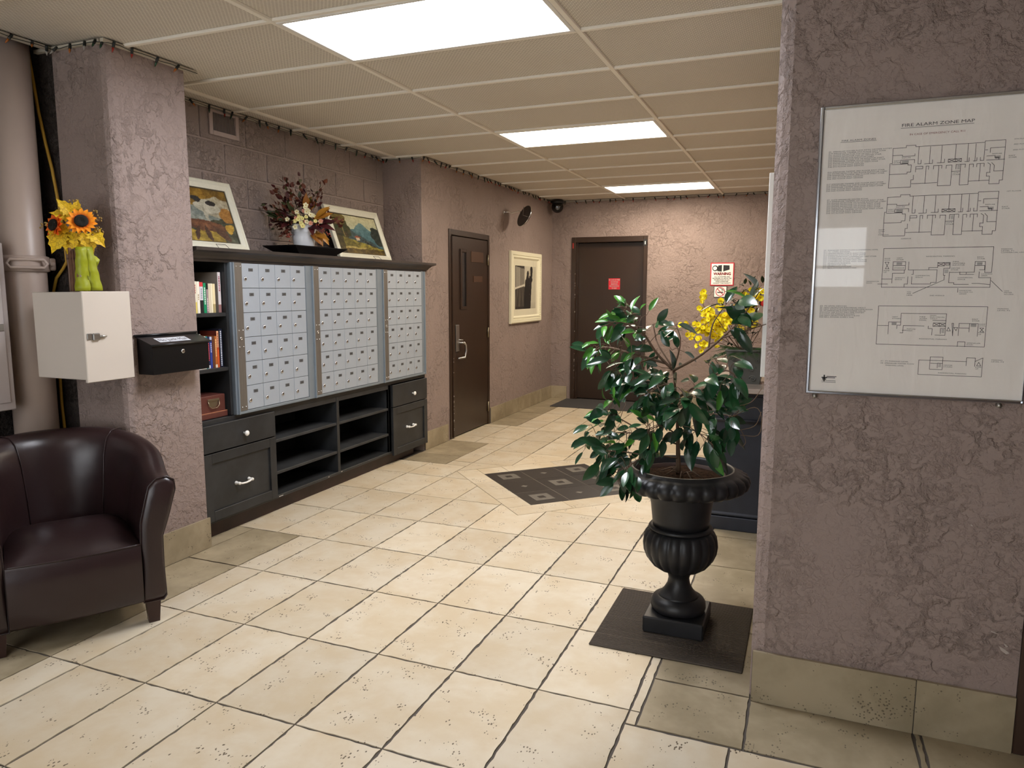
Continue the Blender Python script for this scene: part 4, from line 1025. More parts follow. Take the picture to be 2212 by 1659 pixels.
for i in range(40):
    for zz in (g0+0.04, g1-0.04): inst('bead', bead, ph, (XD+0.033, f0+0.04+(f1-f0-0.08)*i/39, zz))
for i in range(32): inst('bead', bead, ph, (XD+0.033, f1-0.04, g0+0.06+(g1-g0-0.12)*i/31))
MB().add(*ring_x(0.088, 0.165, 0.012, 0.012)).build('mat_board', plain('cream_mat', (232, 226, 200), 0.8), ph)
picture('photo', lambda u, v: P(f0+0.163+(f1-f0-0.326)*u, g0+0.125+(g1-g0-0.25)*v, 0.011), 80, 90, couple, ph)
MB().add([(XD+0.0135, f0+.088, g0+.088), (XD+0.0135, f1-.088, g0+.088), (XD+0.0135, f1-.088, g1-.088), (XD+0.0135, f0+.088, g1-.088)], [(0, 1, 2, 3)]).build('glass', M_glass, ph)
# ------------------------------------------------------------------ string of little lights along the ceiling edge
ls = thing('light_string', (-3.3, 4.4, H-0.01), 'string of unlit coloured mini lights pinned along the ceiling edge', 'light string')
zl = H-0.010
runs = [[(-3.465, 2.0), (-3.465, 2.575)], [(-3.465, 2.575), (XP-0.02, 2.572)], [(XP-0.02, 2.572), (XP+0.028, 2.60), (XP+0.028, 3.14)], [(XN+0.028, 3.13), (XN+0.028, YS-0.028)], [(XN+0.028, YS-0.028), (XD+0.02, YS-0.028)], [(XD+0.028, YS-0.02), (XD+0.028, YF-0.03)], [(XD+0.03, YF-0.028), (XR-0.03, YF-0.028)]]
rl = random.Random(5)
bulbs = []
for n_, c in (('red_bulb', (150, 36, 24)), ('clear_bulb', (150, 146, 140)), ('green_bulb', (24, 60, 40)), ('amber_bulb', (160, 90, 30))):
    bulbs.append(MB().lathe([(0.002, 0.010), (0.006, 0.008), (0.006, -0.014), (0.004, -0.016)], (0, 0, 0), 7).lathe([(0.0045, -0.014), (0.0045, -0.024), (0.001, -0.036)], (0, 0, 0), 7, 1).mesh('bulb', [plain('black_socket', (20, 24, 22), 0.5), plain(n_, c, 0.2)]))
for run in runs:
    pts = []
    for (a, b) in zip(run, run[1:]):
        L = math.hypot(b[0]-a[0], b[1]-a[1]); n = max(1, int(L/0.06))
        for i in range(n): t = i/n; pts.append((a[0]+(b[0]-a[0])*t, a[1]+(b[1]-a[1])*t, zl+rl.uniform(-.004, .003)))
        d = 0.03
        while d < L:
            t = d/L; p = (a[0]+(b[0]-a[0])*t, a[1]+(b[1]-a[1])*t, zl+0.002)
            inst('bulb', rl.choice(bulbs), ls, p, (rl.uniform(-.7, .7), rl.uniform(-.7, .7), 0), 1.15); d += rl.choice((0.07, 0.10, 0.13, 0.15))
    pts.append(run[-1]+(zl,))
    MB().tube(pts, 0.0018, 4).build('wire', plain('dark_green_wire', (24, 30, 24), 0.6), ls)

# ------------------------------------------------------------------ pipe, cable and panel in the recess
M_pp = plain('painted_pipe', (168, 150, 138), 0.4, var=0.06, vs=6)
pi_ = thing('standpipe', (-3.615, 2.45, 0), 'thick painted vertical pipe with a clamp beside the pillar', 'pipe')
MB().lathe([(0.098, 0), (0.098, 2.76)], (-3.615, 2.45, 0), 32).build('pipe', M_pp, pi_)
cl_ = MB().lathe([(0.099, 1.565), (0.112, 1.570), (0.114, 1.585), (0.114, 1.625), (0.112, 1.640), (0.099, 1.645)], (-3.615, 2.45, 0), 32, cap=False).build('clamp', M_pp, pi_)
dv = Vector((0.62, -0.30, 0)).normalized(); pv = Vector((0.30, 0.62, 0)).normalized()
for s in (-1, 1):
    c0 = Vector((-3.615, 2.45, 1.605))+pv*0.115*s+dv*0.03
    MB().box(c0-Vector((.016, .016, .03)), c0+Vector((.016, .016, .03)), 0.006).build('clamp_ear', M_pp, cl_)
    MB().tube([c0-dv*0.04, c0+dv*0.045], 0.010, 6).build('bolt', M_pp, cl_)
c0 = Vector((-3.615, 2.45, 1.605))+dv*0.112
MB().tube([c0+pv*-0.07+Vector((0, 0, .02)), c0+pv*0.07+Vector((0, 0, .02)), c0+pv*0.085, c0+pv*0.07-Vector((0, 0, .02)), c0-pv*0.07-Vector((0, 0, .02)), c0-pv*0.085], 0.008, 6, closed=True).build('clamp_lug', M_pp, cl_)
cb = [(-3.585, 2.52, 2.75), (-3.575, 2.52, 2.62), (-3.539, 2.52, 2.365), (-3.505, 2.525, 2.20), (-3.474, 2.53, 2.077), (-3.445, 2.53, 1.90), (-3.425, 2.53, 1.75), (-3.42, 2.53, 1.62), (-3.45, 2.53, 1.585), (-3.504, 2.53, 1.538), (-3.53, 2.53, 1.474), (-3.54, 2.53, 1.30), (-3.535, 2.53, 1.02), (-3.537, 2.53, 0.88), (-3.53, 2.53, 0.75), (-3.53, 2.53, 0.3), (-3.53, 2.53, 0.01)]
cb = [(x*1.015-0.005, 2.578, z) for x, y, z in cb]
tag(MB().tube(cb, 0.0075, 8).build('yellow_cable', plain('yellow_cable_jacket', (176, 138, 46), 0.45)), 'yellow cable hanging between the pipe and the pillar', 'cable')
M_pan = plain('pale_panel_enamel', (196, 186, 184), 0.4, var=0.04, vs=5)
pn = thing('electrical_panel', (-3.64, 2.02, 0.9), 'pale grey wall panel with a recessed latch beside the pipe', 'panel')
MB().box((XL, 1.74, 0.905), (-3.52, 2.295, 1.697), 0.004).build('body', M_pan, pn)
dr_ = MB().box((-3.522, 1.77, 0.94), (-3.514, 2.27, 1.665), 0.005).build('door', M_pan, pn)
MB().box((-3.515, 2.215, 1.285), (-3.508, 2.262, 1.318), .002).build('latch', M_satin, dr_)
MB().box((-3.509, 2.222, 1.292), (-3.506, 2.236, 1.311), .001).build('latch_slot', M_black, dr_)

# ------------------------------------------------------------------ beige box on the pillar with the sunflower vase on it
M_bei = plain('beige_box_enamel', (202, 192, 180), 0.42, var=0.05, vs=4)
hb = thing('junction_box', (-3.25, 2.475, 1.06), 'pale beige metal box mounted on the pillar under the sunflower vase', 'box')
MB().box((-3.425, 2.350, 1.060), (-3.092, YP0, 1.468), 0.003).build('body', M_bei, hb)
dr_ = MB().box((-3.094, 2.342, 1.048), (-3.078, 2.598, 1.472), 0.003).build('door', M_bei, hb)
MB().box((-3.079, 2.352, 1.248), (-3.073, 2.378, 1.278), .002).box((-3.079, 2.378, 1.244), (-3.066, 2.415, 1.278), .004).tube([(-3.074, 2.415, 1.262), (-3.068, 2.44, 1.262), (-3.074, 2.448, 1.262)], 0.006, 6).build('latch', M_satin, dr_)

vx, vy, vz0 = -3.215, 2.445, 1.472
fv = thing('twig_vase', (vx, vy, vz0), 'bundle of bark twigs forming a vase, tied with a yellow-green ribbon', 'vase')
rv = random.Random(3); e2 = Vector((0.603, 0.797, 0)); n2 = Vector((0.797, -0.603, 0))     # sideways and toward the lobby
M_bark = plain('bark_twig', (104, 72, 52), 0.8, var=0.4, vs=40, bump=0.5, bs=80)
M_birch = plain('pale_bark', (150, 134, 122), 0.8, var=0.2, vs=30, bump=0.4)
for i in range(22):
    a = 2*PI*i/22; r = 0.040+rv.uniform(-.004, .004); b = Vector((math.cos(a), math.sin(a), 0))*r
    MB().tube([Vector((vx, vy, vz0))+b, Vector((vx, vy, vz0+0.10))+b*0.98, Vector((vx, vy, vz0+0.185+rv.uniform(0, .02)))+b*1.1], rv.uniform(0.0055, 0.0075), 6).build('twig', M_birch if i % 5 == 0 else M_bark, fv)
MB().lathe([(0.036, 0.001), (0.034, 0.16), (0.001, 0.165)], (vx, vy, vz0), 16).build('liner', plain('dark_liner', (54, 44, 32)), fv)
mb = MB()
for z in (0.155, 0.15): mb.tube([(vx+0.049*math.cos(t*PI/10), vy+0.049*math.sin(t*PI/10), vz0+z) for t in range(20)], 0.0016, 5, closed=True)
mb.build('wire_tie', M_twig, fv)
M_rib = leaf_mat('ribbon_satin', (150, 156, 20), (168, 172, 36), 0.45, 0.4)
def ribbon(pts, w, name='ribbon'):
    vs = []; fs = []; mb = MB(); n = len(pts)
    for i, (p, s) in enumerate(pts):
        w_ = w*(0.72+0.40*i/(n-1)+0.06*math.sin(i*1.9)); vs += [p-s*w_/2+n2*0.003*math.sin(i*2.3), p+s*w_/2-n2*0.004*math.sin(i*1.7)]
    for i in range(n-1): fs.append((2*i, 2*i+1, 2*i+3, 2*i+2))
    o = mb.add(vs, fs, 0, True).build(name, M_rib, fv)
    m = o.modifiers.new('thickness', 'SOLIDIFY'); m.thickness = 0.001
O = Vector((vx, vy, vz0))+n2*0.052+e2*0.010
ribbon([(O+e2*(0.002-0.004*t)+n2*(0.004*math.sin(t*7))+Vector((0, 0, 0.205*(1-t)+0.002)), e2) for t in [i/12 for i in range(13)]], 0.058)
ribbon([(O+e2*(0.030+0.024*t)+n2*(-0.012+0.004*math.sin(t*5))+Vector((0, 0, 0.205*(1-t)+0.004)), (e2*0.9-n2*0.3).normalized()) for t in [i/12 for i in range(13)]], 0.052)
ribbon([(O+e2*(0.028+0.042*t)+n2*(-0.014-0.02*t)+Vector((0, 0, 0.175-0.045*t)), (e2*0.35+Vector((0, 0, 0.9))).normalized()) for t in [i/6 for i in range(7)]], 0.040, 'ribbon_tail')
sf = thing('sunflower_bouquet', (vx, vy, vz0+0.17), 'orange sunflowers with yellow maple leaves standing in the twig vase', 'bouquet')
def petal_mat(name, c1, c2):
    k = NT(name); k.set(0.6, 0, 0.3); v = k.coord()
    le = k.new('ShaderNodeVectorMath'); le.operation = 'LENGTH'; k.link(v, le.inputs[0])
    k.base(k.mix(k.ramp(le.outputs['Value'], 0.004, 0.034), rgb(c1), rgb(c2))); return k.m
M_pet = petal_mat('orange_petal', (206, 52, 10), (246, 152, 24)); M_pet2 = petal_mat('red_orange_petal', (206, 60, 12), (236, 110, 28))
def maple(L, mat):
    out = [(0, 0), (0.10, 0.10), (0.05, 0.30), (0.20, 0.28), (0.22, 0.46), (0.36, 0.32), (0.48, 0.40), (0.56, 0.26), (0.72, 0.24), (0.78, 0.12), (1.0, 0.0)]
    pts = out + [(a, -b) for a, b in out[-2:0:-1]]
    vs = [(a*L, b*L, -0.35*L*a*a+0.22*L*abs(b)) for a, b in pts]
    c = len(vs); vs.append((0.4*L, 0, -0.05*L))
    return MB().add(vs, [(i, (i+1) % c, c) for i in range(c)], 0, False).mesh('maple_leaf', mat)
def yleaf():
    k = NT('yellow_maple_leaf'); k.set(0.6, 0, 0.3); v = k.coord(rand=True)
    w_ = k.new('ShaderNodeTexVoronoi'); w_.feature = 'DISTANCE_TO_EDGE'; w_.inputs['Scale'].default_value = 55; k.link(v, w_.inputs['Vector'])
    vein = k.ramp(w_.outputs['Distance'], 0.02, 0.09, 1, 0)
    col = k.mix(k.noise(v, 12, 3), rgb((206, 150, 10)), rgb((222, 196, 40)))
    k.base(k.mix(k.math('MULTIPLY', vein, 0.5), col, rgb((120, 92, 16)))); return k.m
ml = maple(0.115, yleaf())
C0 = Vector((vx, vy, 1.80))
def sunflower(c, nrm, R, petals, mat, core=True):
    rot_ = frame_of(nrm.orthogonal(), nrm)       # local z along the flower's axis
    B = nrm.orthogonal().normalized(); D = nrm.cross(B)
    me = leaf_shape(R*0.74, R*0.46, 0.25, 0.12, mat, 5)
    for ring, (nn, el, rr) in enumerate(((petals, 0.10, R*0.34), (petals-2, 0.38, R*0.30))):
        for i in range(nn):
            a = 2*PI*(i+0.5*ring)/nn+rv.uniform(-.06, .06); d = (B*math.cos(a)+D*math.sin(a)); dd = d*math.cos(el)+nrm*math.sin(el)
            inst('petal', me, sf, c+d*rr, frame_of(dd, nrm), rv.uniform(.92, 1.08))
    if core:
        MB().lathe([(0.001, 0.002), (R*0.45, 0.004), (R*0.50, 0.010), (R*0.43, 0.018), (R*0.20, 0.015), (0.001, 0.011)], c, 24, axis=nrm, cap=False).build('flower_core', plain('dark_seed_core', (26, 22, 14), 0.9, var=0.5, vs=160, bump=1.0, bs=260, bd=0.004), sf)
nf = (n2*0.95+Vector((0, 0, 0.25))+e2*-0.05).normalized()
sunflower(Vector((vx, vy, 1.795))+n2*0.062+e2*0.022, nf, 0.060, 15, M_pet)
sunflower(Vector((vx, vy, 1.775))-e2*0.085+n2*0.02, (n2*0.5-e2*0.8+Vector((0, 0, .2))).normalized(), 0.056, 13, M_pet2)
sunflower(Vector((vx, vy, 1.825))-e2*0.062+n2*0.0, (n2*0.3-e2*0.7+Vector((0, 0, .6))).normalized(), 0.042, 11, M_pet2, False)
for d, p, k_ in (((.02, -1), (.010, -.030), 1.0), ((-.45, -.9), (-.060, -.035), .95), ((.55, -.6), (.055, -.03), .8), ((-.5, .7), (-.015, .045), .72), ((-.9, .3), (-.02, .03), .7), ((-.8, -.3), (-.03, -.015), .6), ((.3, -.9), (.035, -.04), .85), ((-.2, -.95), (-.025, -.035), .9), ((.2, .9), (.0, .05), .55)):
    dd = e2*d[0]+Vector((0, 0, d[1]))+n2*0.35
    inst('maple_leaf', ml, sf, Vector((vx, vy, 1.785))+e2*p[0]+Vector((0, 0, p[1]))+n2*0.025, frame_of(dd, (n2+Vector((0, 0, .4))).normalized()), k_)
gold = MB().ball((0, 0, 0), 0.0045, 6, 4).mesh('berry', plain('gold_berry', (150, 120, 56), 0.4))
for (a, b) in ((.0, .098), (.085, .06), (.10, .03), (.092, -.02), (.075, -.035), (.09, -.03), (-.13, -.01)):
    for i in range(7): inst('berry', gold, sf, Vector((vx, vy, 1.785))+e2*(a+rv.gauss(0, .010))+Vector((0, 0, b+rv.gauss(0, .007)))+n2*rv.uniform(-.01, .05))
    MB().tube([Vector((vx, vy, 1.72)), Vector((vx, vy, 1.785))+e2*a+Vector((0, 0, b))+n2*0.02], 0.0014, 5).build('stem', M_twig, sf)
MB().tube([(vx, vy, 1.62), (vx, vy, 1.70), Vector((vx, vy, 1.785))+n2*0.05], 0.005, 6).build('stem', plain('green_stem', (60, 84, 34), 0.6), sf)

# ------------------------------------------------------------------ black letterbox on the pillar
M_bm = plain('black_enamel', (11, 12, 14), 0.28, bump=0.08, bs=150)
bm = thing('letterbox', (XP, 2.87, 1.05), 'black metal letterbox with lock and No Junk Mail sticker on the pillar', 'mailbox')
ya, yb = 2.672, 3.040; xf = -3.035
MB().add([(XP+.002, ya, 1.052), (XP+.002, ya, 1.238), (xf, ya, 1.198), (xf, ya, 1.052), (XP+.002, yb, 1.052), (XP+.002, yb, 1.238), (xf, yb, 1.198), (xf, yb, 1.052)], [(0, 3, 2, 1), (4, 5, 6, 7), (0, 1, 5, 4), (3, 7, 6, 2), (0, 4, 7, 3), (1, 2, 6, 5)]).build('body', M_bm, bm)
lid = MB()
lid.add([(XP+.002, ya-.012, 1.246), (xf+.008, ya-.012, 1.205), (xf+.010, ya-.012, 1.198), (xf+.006, ya-.012, 1.198), (XP+.002, ya-.012, 1.240)]+[(XP+.002, yb+.012, 1.246), (xf+.008, yb+.012, 1.205), (xf+.010, yb+.012, 1.198), (xf+.006, yb+.012, 1.198), (XP+.002, yb+.012, 1.240)], [(4, 3, 2, 1, 0), (5, 6, 7, 8, 9)]+[(i, (i+1) % 5, 5+(i+1) % 5, 5+i) for i in range(5)])
lid.tube([(XP+.008, ya-.02, 1.248), (XP+.008, yb+.02, 1.248)], 0.006, 8).tube([(xf+.008, ya-.012, 1.2015), (xf+.008, yb+.012, 1.2015)], 0.0045, 8)
lo = lid.build('lid', M_bm, bm)
up = Vector((XP+.002-xf-.008, 0, 1.246-1.205)); up.normalize(); upn = Vector((-up.z, 0, up.x)) if up.x > 0 else Vector((up.z, 0, -up.x))
T0 = Vector((xf+.008, 0, 1.205)); nn_ = Vector((0.041, 0, 0.11)).normalized()
Q = lambda a, b: tuple(T0+up*b+Vector((0, a, 0))+nn_*0.0012)
sk_ = MB().add([Q(2.735, .022), Q(2.935, .022), Q(2.935, .075), Q(2.735, .075)], [(0, 1, 2, 3)]).build('sticker', plain('sticker_paper', (200, 204, 210), 0.5), lo)
mb = MB(); put_text(mb, 'No Junk Mail', lambda a, b: tuple(Vector(Q(a, b))+nn_*0.0006), 2.835, 0.034, 0.030, 0.178, 'C'); mb.build('lettering', M_sk, sk_)
MB().lathe([(0.012, 0), (0.012, 0.004), (0.008, 0.007), (0.003, 0.006)], (xf, 2.862, 1.160), 16, axis=(1, 0, 0)).build('lock', M_chrome, bm)

# ------------------------------------------------------------------ leather tub chair
def leather():
    k = NT('dark_brown_leather'); k.set(0.30, 0, 0.5); v = k.coord()
    vo = k.new('ShaderNodeTexVoronoi'); vo.inputs['Scale'].default_value = 420; k.link(v, vo.inputs['Vector'])
    k.base(k.mix(k.noise(v, 4, 2, 0.5), rgb((33, 21, 22)), rgb((46, 30, 30))))
    wr = k.math('MULTIPLY', k.noise(v, 9, 2, 0.5, 0.4), 1.0)
    k.bump(k.math('ADD', k.math('MULTIPLY', vo.outputs['Distance'], 0.1), wr), 0.25, 0.006)
    return k.m
M_leather = leather()
F0 = Vector((-2.79, 2.005, 0)); U = Vector((0.538, 0.843, 0)); V = Vector((-0.843, 0.538, 0))
ch = thing('tub_chair', F0+V*0.35, 'dark brown leather tub chair with curved back standing before the pillar', 'armchair')
C = lambda u, v, z: F0+U*u+V*v+Vector((0, 0, z))
def plan(t):           # inner line of the shell, t from right arm front (0) to left arm front (1)
    a, v0, v1, b = 0.245, 0.0, 0.27, 0.28
    Ls = v1-v0; La = PI*0.5*(a+b)*1.0; tot = 2*Ls+La; s = t*tot
    if s < Ls: return a, v0+s, Vector((1, 0)), s/tot
    if s > Ls+La: return -a, v1-(s-Ls-La), Vector((-1, 0)), 1-t
    q_ = (s-Ls)/La*PI; return a*math.cos(q_), v1+b*math.sin(q_), Vector((math.cos(q_)/a, math.sin(q_)/b)).normalized(), min(t, 1-t)
NS = 44; loops = []
for i in range(NS+1):
    t = i/NS; u, v, n, m = plan(t); k_ = max(0, min(1, (m-0.03)/0.40)); k_ = k_*k_*(3-2*k_)
    zt = 0.665+0.145*k_; fl_ = 0.050+0.02*k_
    sec = [(0.0, 0.20), (0.0, 0.36), (0.004, 0.47), (0.012+0.25*fl_, zt-0.11), (0.022+0.45*fl_, zt-0.035), (0.045+0.65*fl_, zt-0.004), (0.075+0.9*fl_, zt), (0.098+fl_, zt-0.018), (0.104+fl_*0.95, zt-0.06), (0.096+fl_*0.5, zt-0.17), (0.090, 0.40), (0.088, 0.26), (0.092, 0.125), (0.080, 0.108), (0.0, 0.108)]
    loops.append([C(u+n.x*o, v+n.y*o, z) for o, z in sec])
ns = len(loops[0]); vs = [p for L in loops for p in L]; fs = []
for i in range(NS):
    for j in range(ns): fs.append((i*ns+j, i*ns+(j+1) % ns, (i+1)*ns+(j+1) % ns, (i+1)*ns+j))
MB().add(vs, [f[::-1] for f in fs], 0, True).build('shell', M_leather, ch, sub=1)
for idx, s in ((0, 1), (NS, -1)):
    L = loops[idx]; c = sum((p for p in L), Vector())/ns; ring0 = [p+V*0.004 for p in L]; ring1 = [p-V*0.016 for p in L]; ring2 = [c+(p-c)*0.90-V*0.028 for p in L]; ring3 = [c+(p-c)*0.5-V*0.031 for p in L]
    vs = ring0+ring1+ring2+ring3; fs = []
    for r in range(3):
        for j in range(ns): fs.append((r*ns+j, r*ns+(j+1) % ns, (r+1)*ns+(j+1) % ns, (r+1)*ns+j))
    fs.append(tuple(3*ns+j for j in range(ns)))
    if s < 0: fs = [f[::-1] for f in fs]
    MB().add(vs, fs, 0, True).build('arm_front', M_leather, ch)
    MB().tube([p-V*0.017 for p in L], 0.0035, 6, closed=True).build('piping', M_leather, ch)
# seat: bowed front and domed cushion
nu, nv = 22, 18; top = []
def seat_pt(a, b):
    u = (a*2-1)*0.243; bow = 0.020*(1-(2*a-1)**2); v = -0.022-bow+(b)*0.53
    w = max(0, 1-((u/0.26)**2)); dome = 0.062*(1-(2*a-1)**4)*math.sin(PI*min(1, b*0.9))**0.8
    return u, v, 0.378+dome
for j in range(nv+1):
    for i in range(nu+1): top.append(C(*seat_pt(i/nu, j/nv)))
fs = [(j*(nu+1)+i, j*(nu+1)+i+1, (j+1)*(nu+1)+i+1, (j+1)*(nu+1)+i) for j in range(nv) for i in range(nu)]
cu_ = MB().add(top, fs, 0, True).build('seat_cushion', M_leather, ch)
fr = []
for k_, (z, o) in enumerate(((0.378, 0.0), (0.362, -0.010), (0.30, -0.020), (0.20, -0.016), (0.125, -0.004), (0.112, 0.008), (0.112, 0.4))):
    for i in range(nu+1):
        u, v, _ = seat_pt(i/nu, 0); fr.append(C(u, v+o, z))
fs = [(k_*(nu+1)+i, (k_+1)*(nu+1)+i, (k_+1)*(nu+1)+i+1, k_*(nu+1)+i+1) for k_ in range(6) for i in range(nu)]
MB().add(fr, fs, 0, True).build('seat_front', M_leather, ch)
MB().tube([C(*seat_pt(i/nu, 0)) for i in range(nu+1)], 0.005, 6).build('piping', M_leather, ch)
for t in (0.37, 0.63):
    u, v, n, m = plan(t); i = int(t*NS); L = loops[i]
    MB().tube([p-Vector((0, 0, 0))+(C(0, 0, 0)-C(n.x, n.y, 0))*0.0015 for p in L[1:8]], 0.0028, 6).build('back_seam', M_leather, ch)
M_leg = plain('dark_stained_leg', (48, 27, 24), 0.35, var=0.2, vs=20)
for u, v in ((0.285, 0.03), (-0.285, 0.03), (0.2, 0.52), (-0.2, 0.52)):
    vs = []
    for h_, z in ((0.030, 0.112), (0.022, 0.0)): vs += [C(u+sx*h_, v+sy*h_, z) for sx, sy in ((-1, -1), (1, -1), (1, 1), (-1, 1))]
    MB().add(vs, [(0, 1, 2, 3), (7, 6, 5, 4), (0, 4, 5, 1), (1, 5, 6, 2), (2, 6, 7, 3), (3, 7, 4, 0)]).build('leg', M_leg, ch)
# ------------------------------------------------------------------ fire alarm map on the right wall (millimetres on the sheet)
PLAN_A = "219,1804 221,1878 225,1878 225,1924 261,1925 262,1930 287,1929 288,1925 470,1923 471,1929 522,1929 521,1813 514,1814 514,1803 488,1804 487,1826 480,1827 480,1837 489,1838;219,1804 280,1805 281,1826 286,1827 286,1840;219,1845 268,1845 269,1850 278,1850 278,1871 269,1871 268,1875 224,1878;225,1902 252,1901 254,1898 286,1899 287,1904;286,1877 286,1887 248,1887 248,1876 268,1875;296,1924 297,1873 304,1873 305,1884;327,1923 328,1873;358,1923 358,1873;395,1924 395,1882;427,1924 428,1873;447,1923 448,1872;470,1923 471,1873 461,1872 462,1882;314,1872 335,1872 338,1883;348,1873 367,1873 369,1883;421,1872 432,1873 434,1883;443,1873 452,1873 453,1882;377,1882 412,1882 412,1873 377,1873 377,1882;396,1882 396,1873;377,1882 396,1873;396,1882 377,1873;396,1882 412,1873;412,1882 396,1873;291,1849 291,1865 310,1865 310,1858 292,1858;282,1814 351,1814;319,1813 319,1865 326,1865 327,1855;339,1855 339,1865 353,1864 361,1865 363,1856;353,1864 352,1804 388,1804 388,1864 373,1865 372,1855;388,1845 410,1845;411,1865 411,1804 434,1804 435,1864 444,1864 446,1855;399,1852 399,1865 423,1864 425,1855;435,1814 487,1814;462,1864 462,1813;453,1855 453,1864 472,1864 474,1855;481,1865 488,1860 489,1838;491,1865 498,1857 498,1840 521,1839;472,1903 478,1903;485,1895 486,1908 522,1908;477,1873 523,1872;477,1885 498,1885 499,1879 508,1879 508,1873"
PLAN_C = "218,1617 515,1616 515,1540 497,1540 497,1573 470,1573 469,1541 405,1544;218,1617 216,1495 380,1495 381,1497 396,1497 396,1494 514,1494 514,1524 483,1525 484,1542;248,1575 282,1575 282,1549 247,1549 248,1575;248,1563 282,1563;291,1574 291,1549 370,1549 370,1526 373,1525 373,1510 355,1509 354,1505 302,1505 302,1528;305,1548 305,1535 301,1535;247,1508 247,1539 280,1538 279,1549;217,1521 246,1521;291,1528 291,1505 282,1505 283,1495;347,1549 347,1556 371,1555 370,1571 404,1571 404,1553 388,1553 388,1532 393,1532;371,1561 389,1561 388,1571;370,1571 389,1561;371,1561 388,1571;392,1569 402,1569 403,1563 392,1563 392,1569;470,1561 496,1560 496,1548 483,1547;404,1542 404,1509 418,1509 419,1504 457,1504 457,1507;466,1507 483,1506 483,1504 514,1503;432,1542 432,1534 449,1533 449,1541;451,1534 469,1533;308,1476 391,1518 391,1532;516,1515 547,1483;207,1505 235,1505;430,1480 429,1492;224,1574 235,1574 226,1553 236,1553 224,1574"
PLAN_D = "216,1436 513,1435 513,1313 214,1314 216,1436;216,1373 246,1372;246,1346 247,1385 280,1384 279,1413 405,1412 406,1346 378,1346;270,1364 270,1375 280,1375 280,1384;289,1374 346,1375;288,1374 289,1351 280,1352;358,1374 358,1366 369,1366 369,1346;369,1392 404,1391;372,1384 405,1384 405,1374 371,1373 372,1384;388,1384 388,1374;372,1384 388,1374;388,1384 371,1373;388,1384 405,1374;405,1384 388,1374;392,1351 393,1367 405,1367;422,1384 426,1384 426,1345 423,1345 422,1384;413,1371 409,1360 419,1361 413,1371;428,1371 438,1372 434,1361 428,1371;441,1346 441,1384 492,1383 492,1345;442,1370 468,1371;469,1383 469,1358;441,1312 441,1327 461,1328 461,1312;497,1371 507,1371 498,1359 508,1359 497,1371;286,1359 298,1359"
PLAN_E = "468,1266 339,1266 340,1220 512,1219 513,1279 492,1267;469,1253 468,1278 492,1278 493,1252;370,1277 405,1276 404,1238 370,1238 370,1277;372,1257 389,1257;391,1243 391,1258 404,1259;502,1265 497,1254 508,1254 502,1265"

def plan_lines(s, dx=0.0, dz=0.0):
    """ruled lines of a floor plan; nearly level or upright lines are trued up"""
    out = []
    for ln in s.split(';'):
        p = [[float(q)/1000 for q in c.split(',')] for c in ln.split()]
        for a, b in zip(p, p[1:]):
            if abs(b[1]-a[1]) < 0.0032: b[1] = a[1]
            if abs(b[0]-a[0]) < 0.0032: b[0] = a[0]
        out.append([(x+dx, z+dz) for x, z in p])
    return out
YM = YW-0.022
mp = thing('fire_alarm_map', (0.32, YW, 1.14), 'large framed fire alarm zone map with floor plans on the mauve wall', 'map')
m0, m1, n0, n1 = 0.010, 0.632, 1.142, 2.066; fw = 0.011
M_sil = plain('polished_aluminium', (196, 198, 202), 0.16, 1.0)
def fbar(a0, b0, a1, b1):
    return MB().box((a0, YM-0.006, b0), (a1, YW-0.001, b1), 0.003).build('frame_bar', M_sil, mp)
fbar(m0, n0, m0+fw, n1); fbar(m1-fw, n0, m1, n1); fbar(m0+fw, n0, m1-fw, n0+fw); fbar(m0+fw, n1-fw, m1-fw, n1)
def paper():
    k = NT('map_paper'); k.set(0.75, 0, 0.2); v = k.coord(scale=(3.2, 1, 1.0))
    n = k.noise(v, 6, 3, 0.6, 0.6); k.base(k.mix(n, rgb((234, 228, 222)), rgb((246, 242, 236)))); k.bump(n, 0.6, 0.006); return k.m
MB().box((m0+.004, YM+0.006, n0+.004), (m1-.004, YM+0.012, n1-.004)).build('sheet', paper(), mp)
S_ = lambda a, b: (a, YM+0.0054, b)
M_ink = plain('map_ink', (52, 50, 52), 0.7); M_inkr = plain('map_red_ink', (140, 70, 66), 0.7)
for s, dx, dz in ((PLAN_A, 0, 0), (PLAN_A, -0.0065, -0.1485), (PLAN_C, 0, 0), (PLAN_D, 0, 0), (PLAN_E, 0, 0)):
    mb = MB(); strokes(mb, plan_lines(s, dx, dz), S_, 0.0013); mb.build('floor_plan', M_ink, mp)
mb = MB()
for dz in (0, -0.1485):
    dx = -0.0065*(dz != 0)
    for i in range(5): strokes(mb, [[(0.252+dx, 1.8845-0.0018*i+dz), (0.270+dx, 1.8845-0.0018*i+dz)], [(0.499+dx, 1.8835-0.0018*i+dz), (0.512+dx, 1.8835-0.0018*i+dz)], [(0.403+dx, 1.862-0.0025*i+dz), (0.409+dx, 1.862-0.0025*i+dz)]], S_, 0.0008)
for i in range(5): strokes(mb, [[(0.257, 1.572-0.0017*i), (0.272, 1.572-0.0017*i)], [(0.476, 1.570-0.0017*i), (0.489, 1.570-0.0017*i)], [(0.391, 1.549-0.0024*i), (0.400, 1.549-0.0024*i)], [(0.255, 1.383-0.0017*i), (0.268, 1.383-0.0017*i)], [(0.473, 1.382-0.0017*i), (0.487, 1.382-0.0017*i)], [(0.396, 1.364-0.0024*i), (0.402, 1.364-0.0024*i)], [(0.394, 1.256-0.0024*i), (0.401, 1.256-0.0024*i)]], S_, 0.0008)
mb.build('stair_hatching', M_ink, mp)
CP = 0.00402
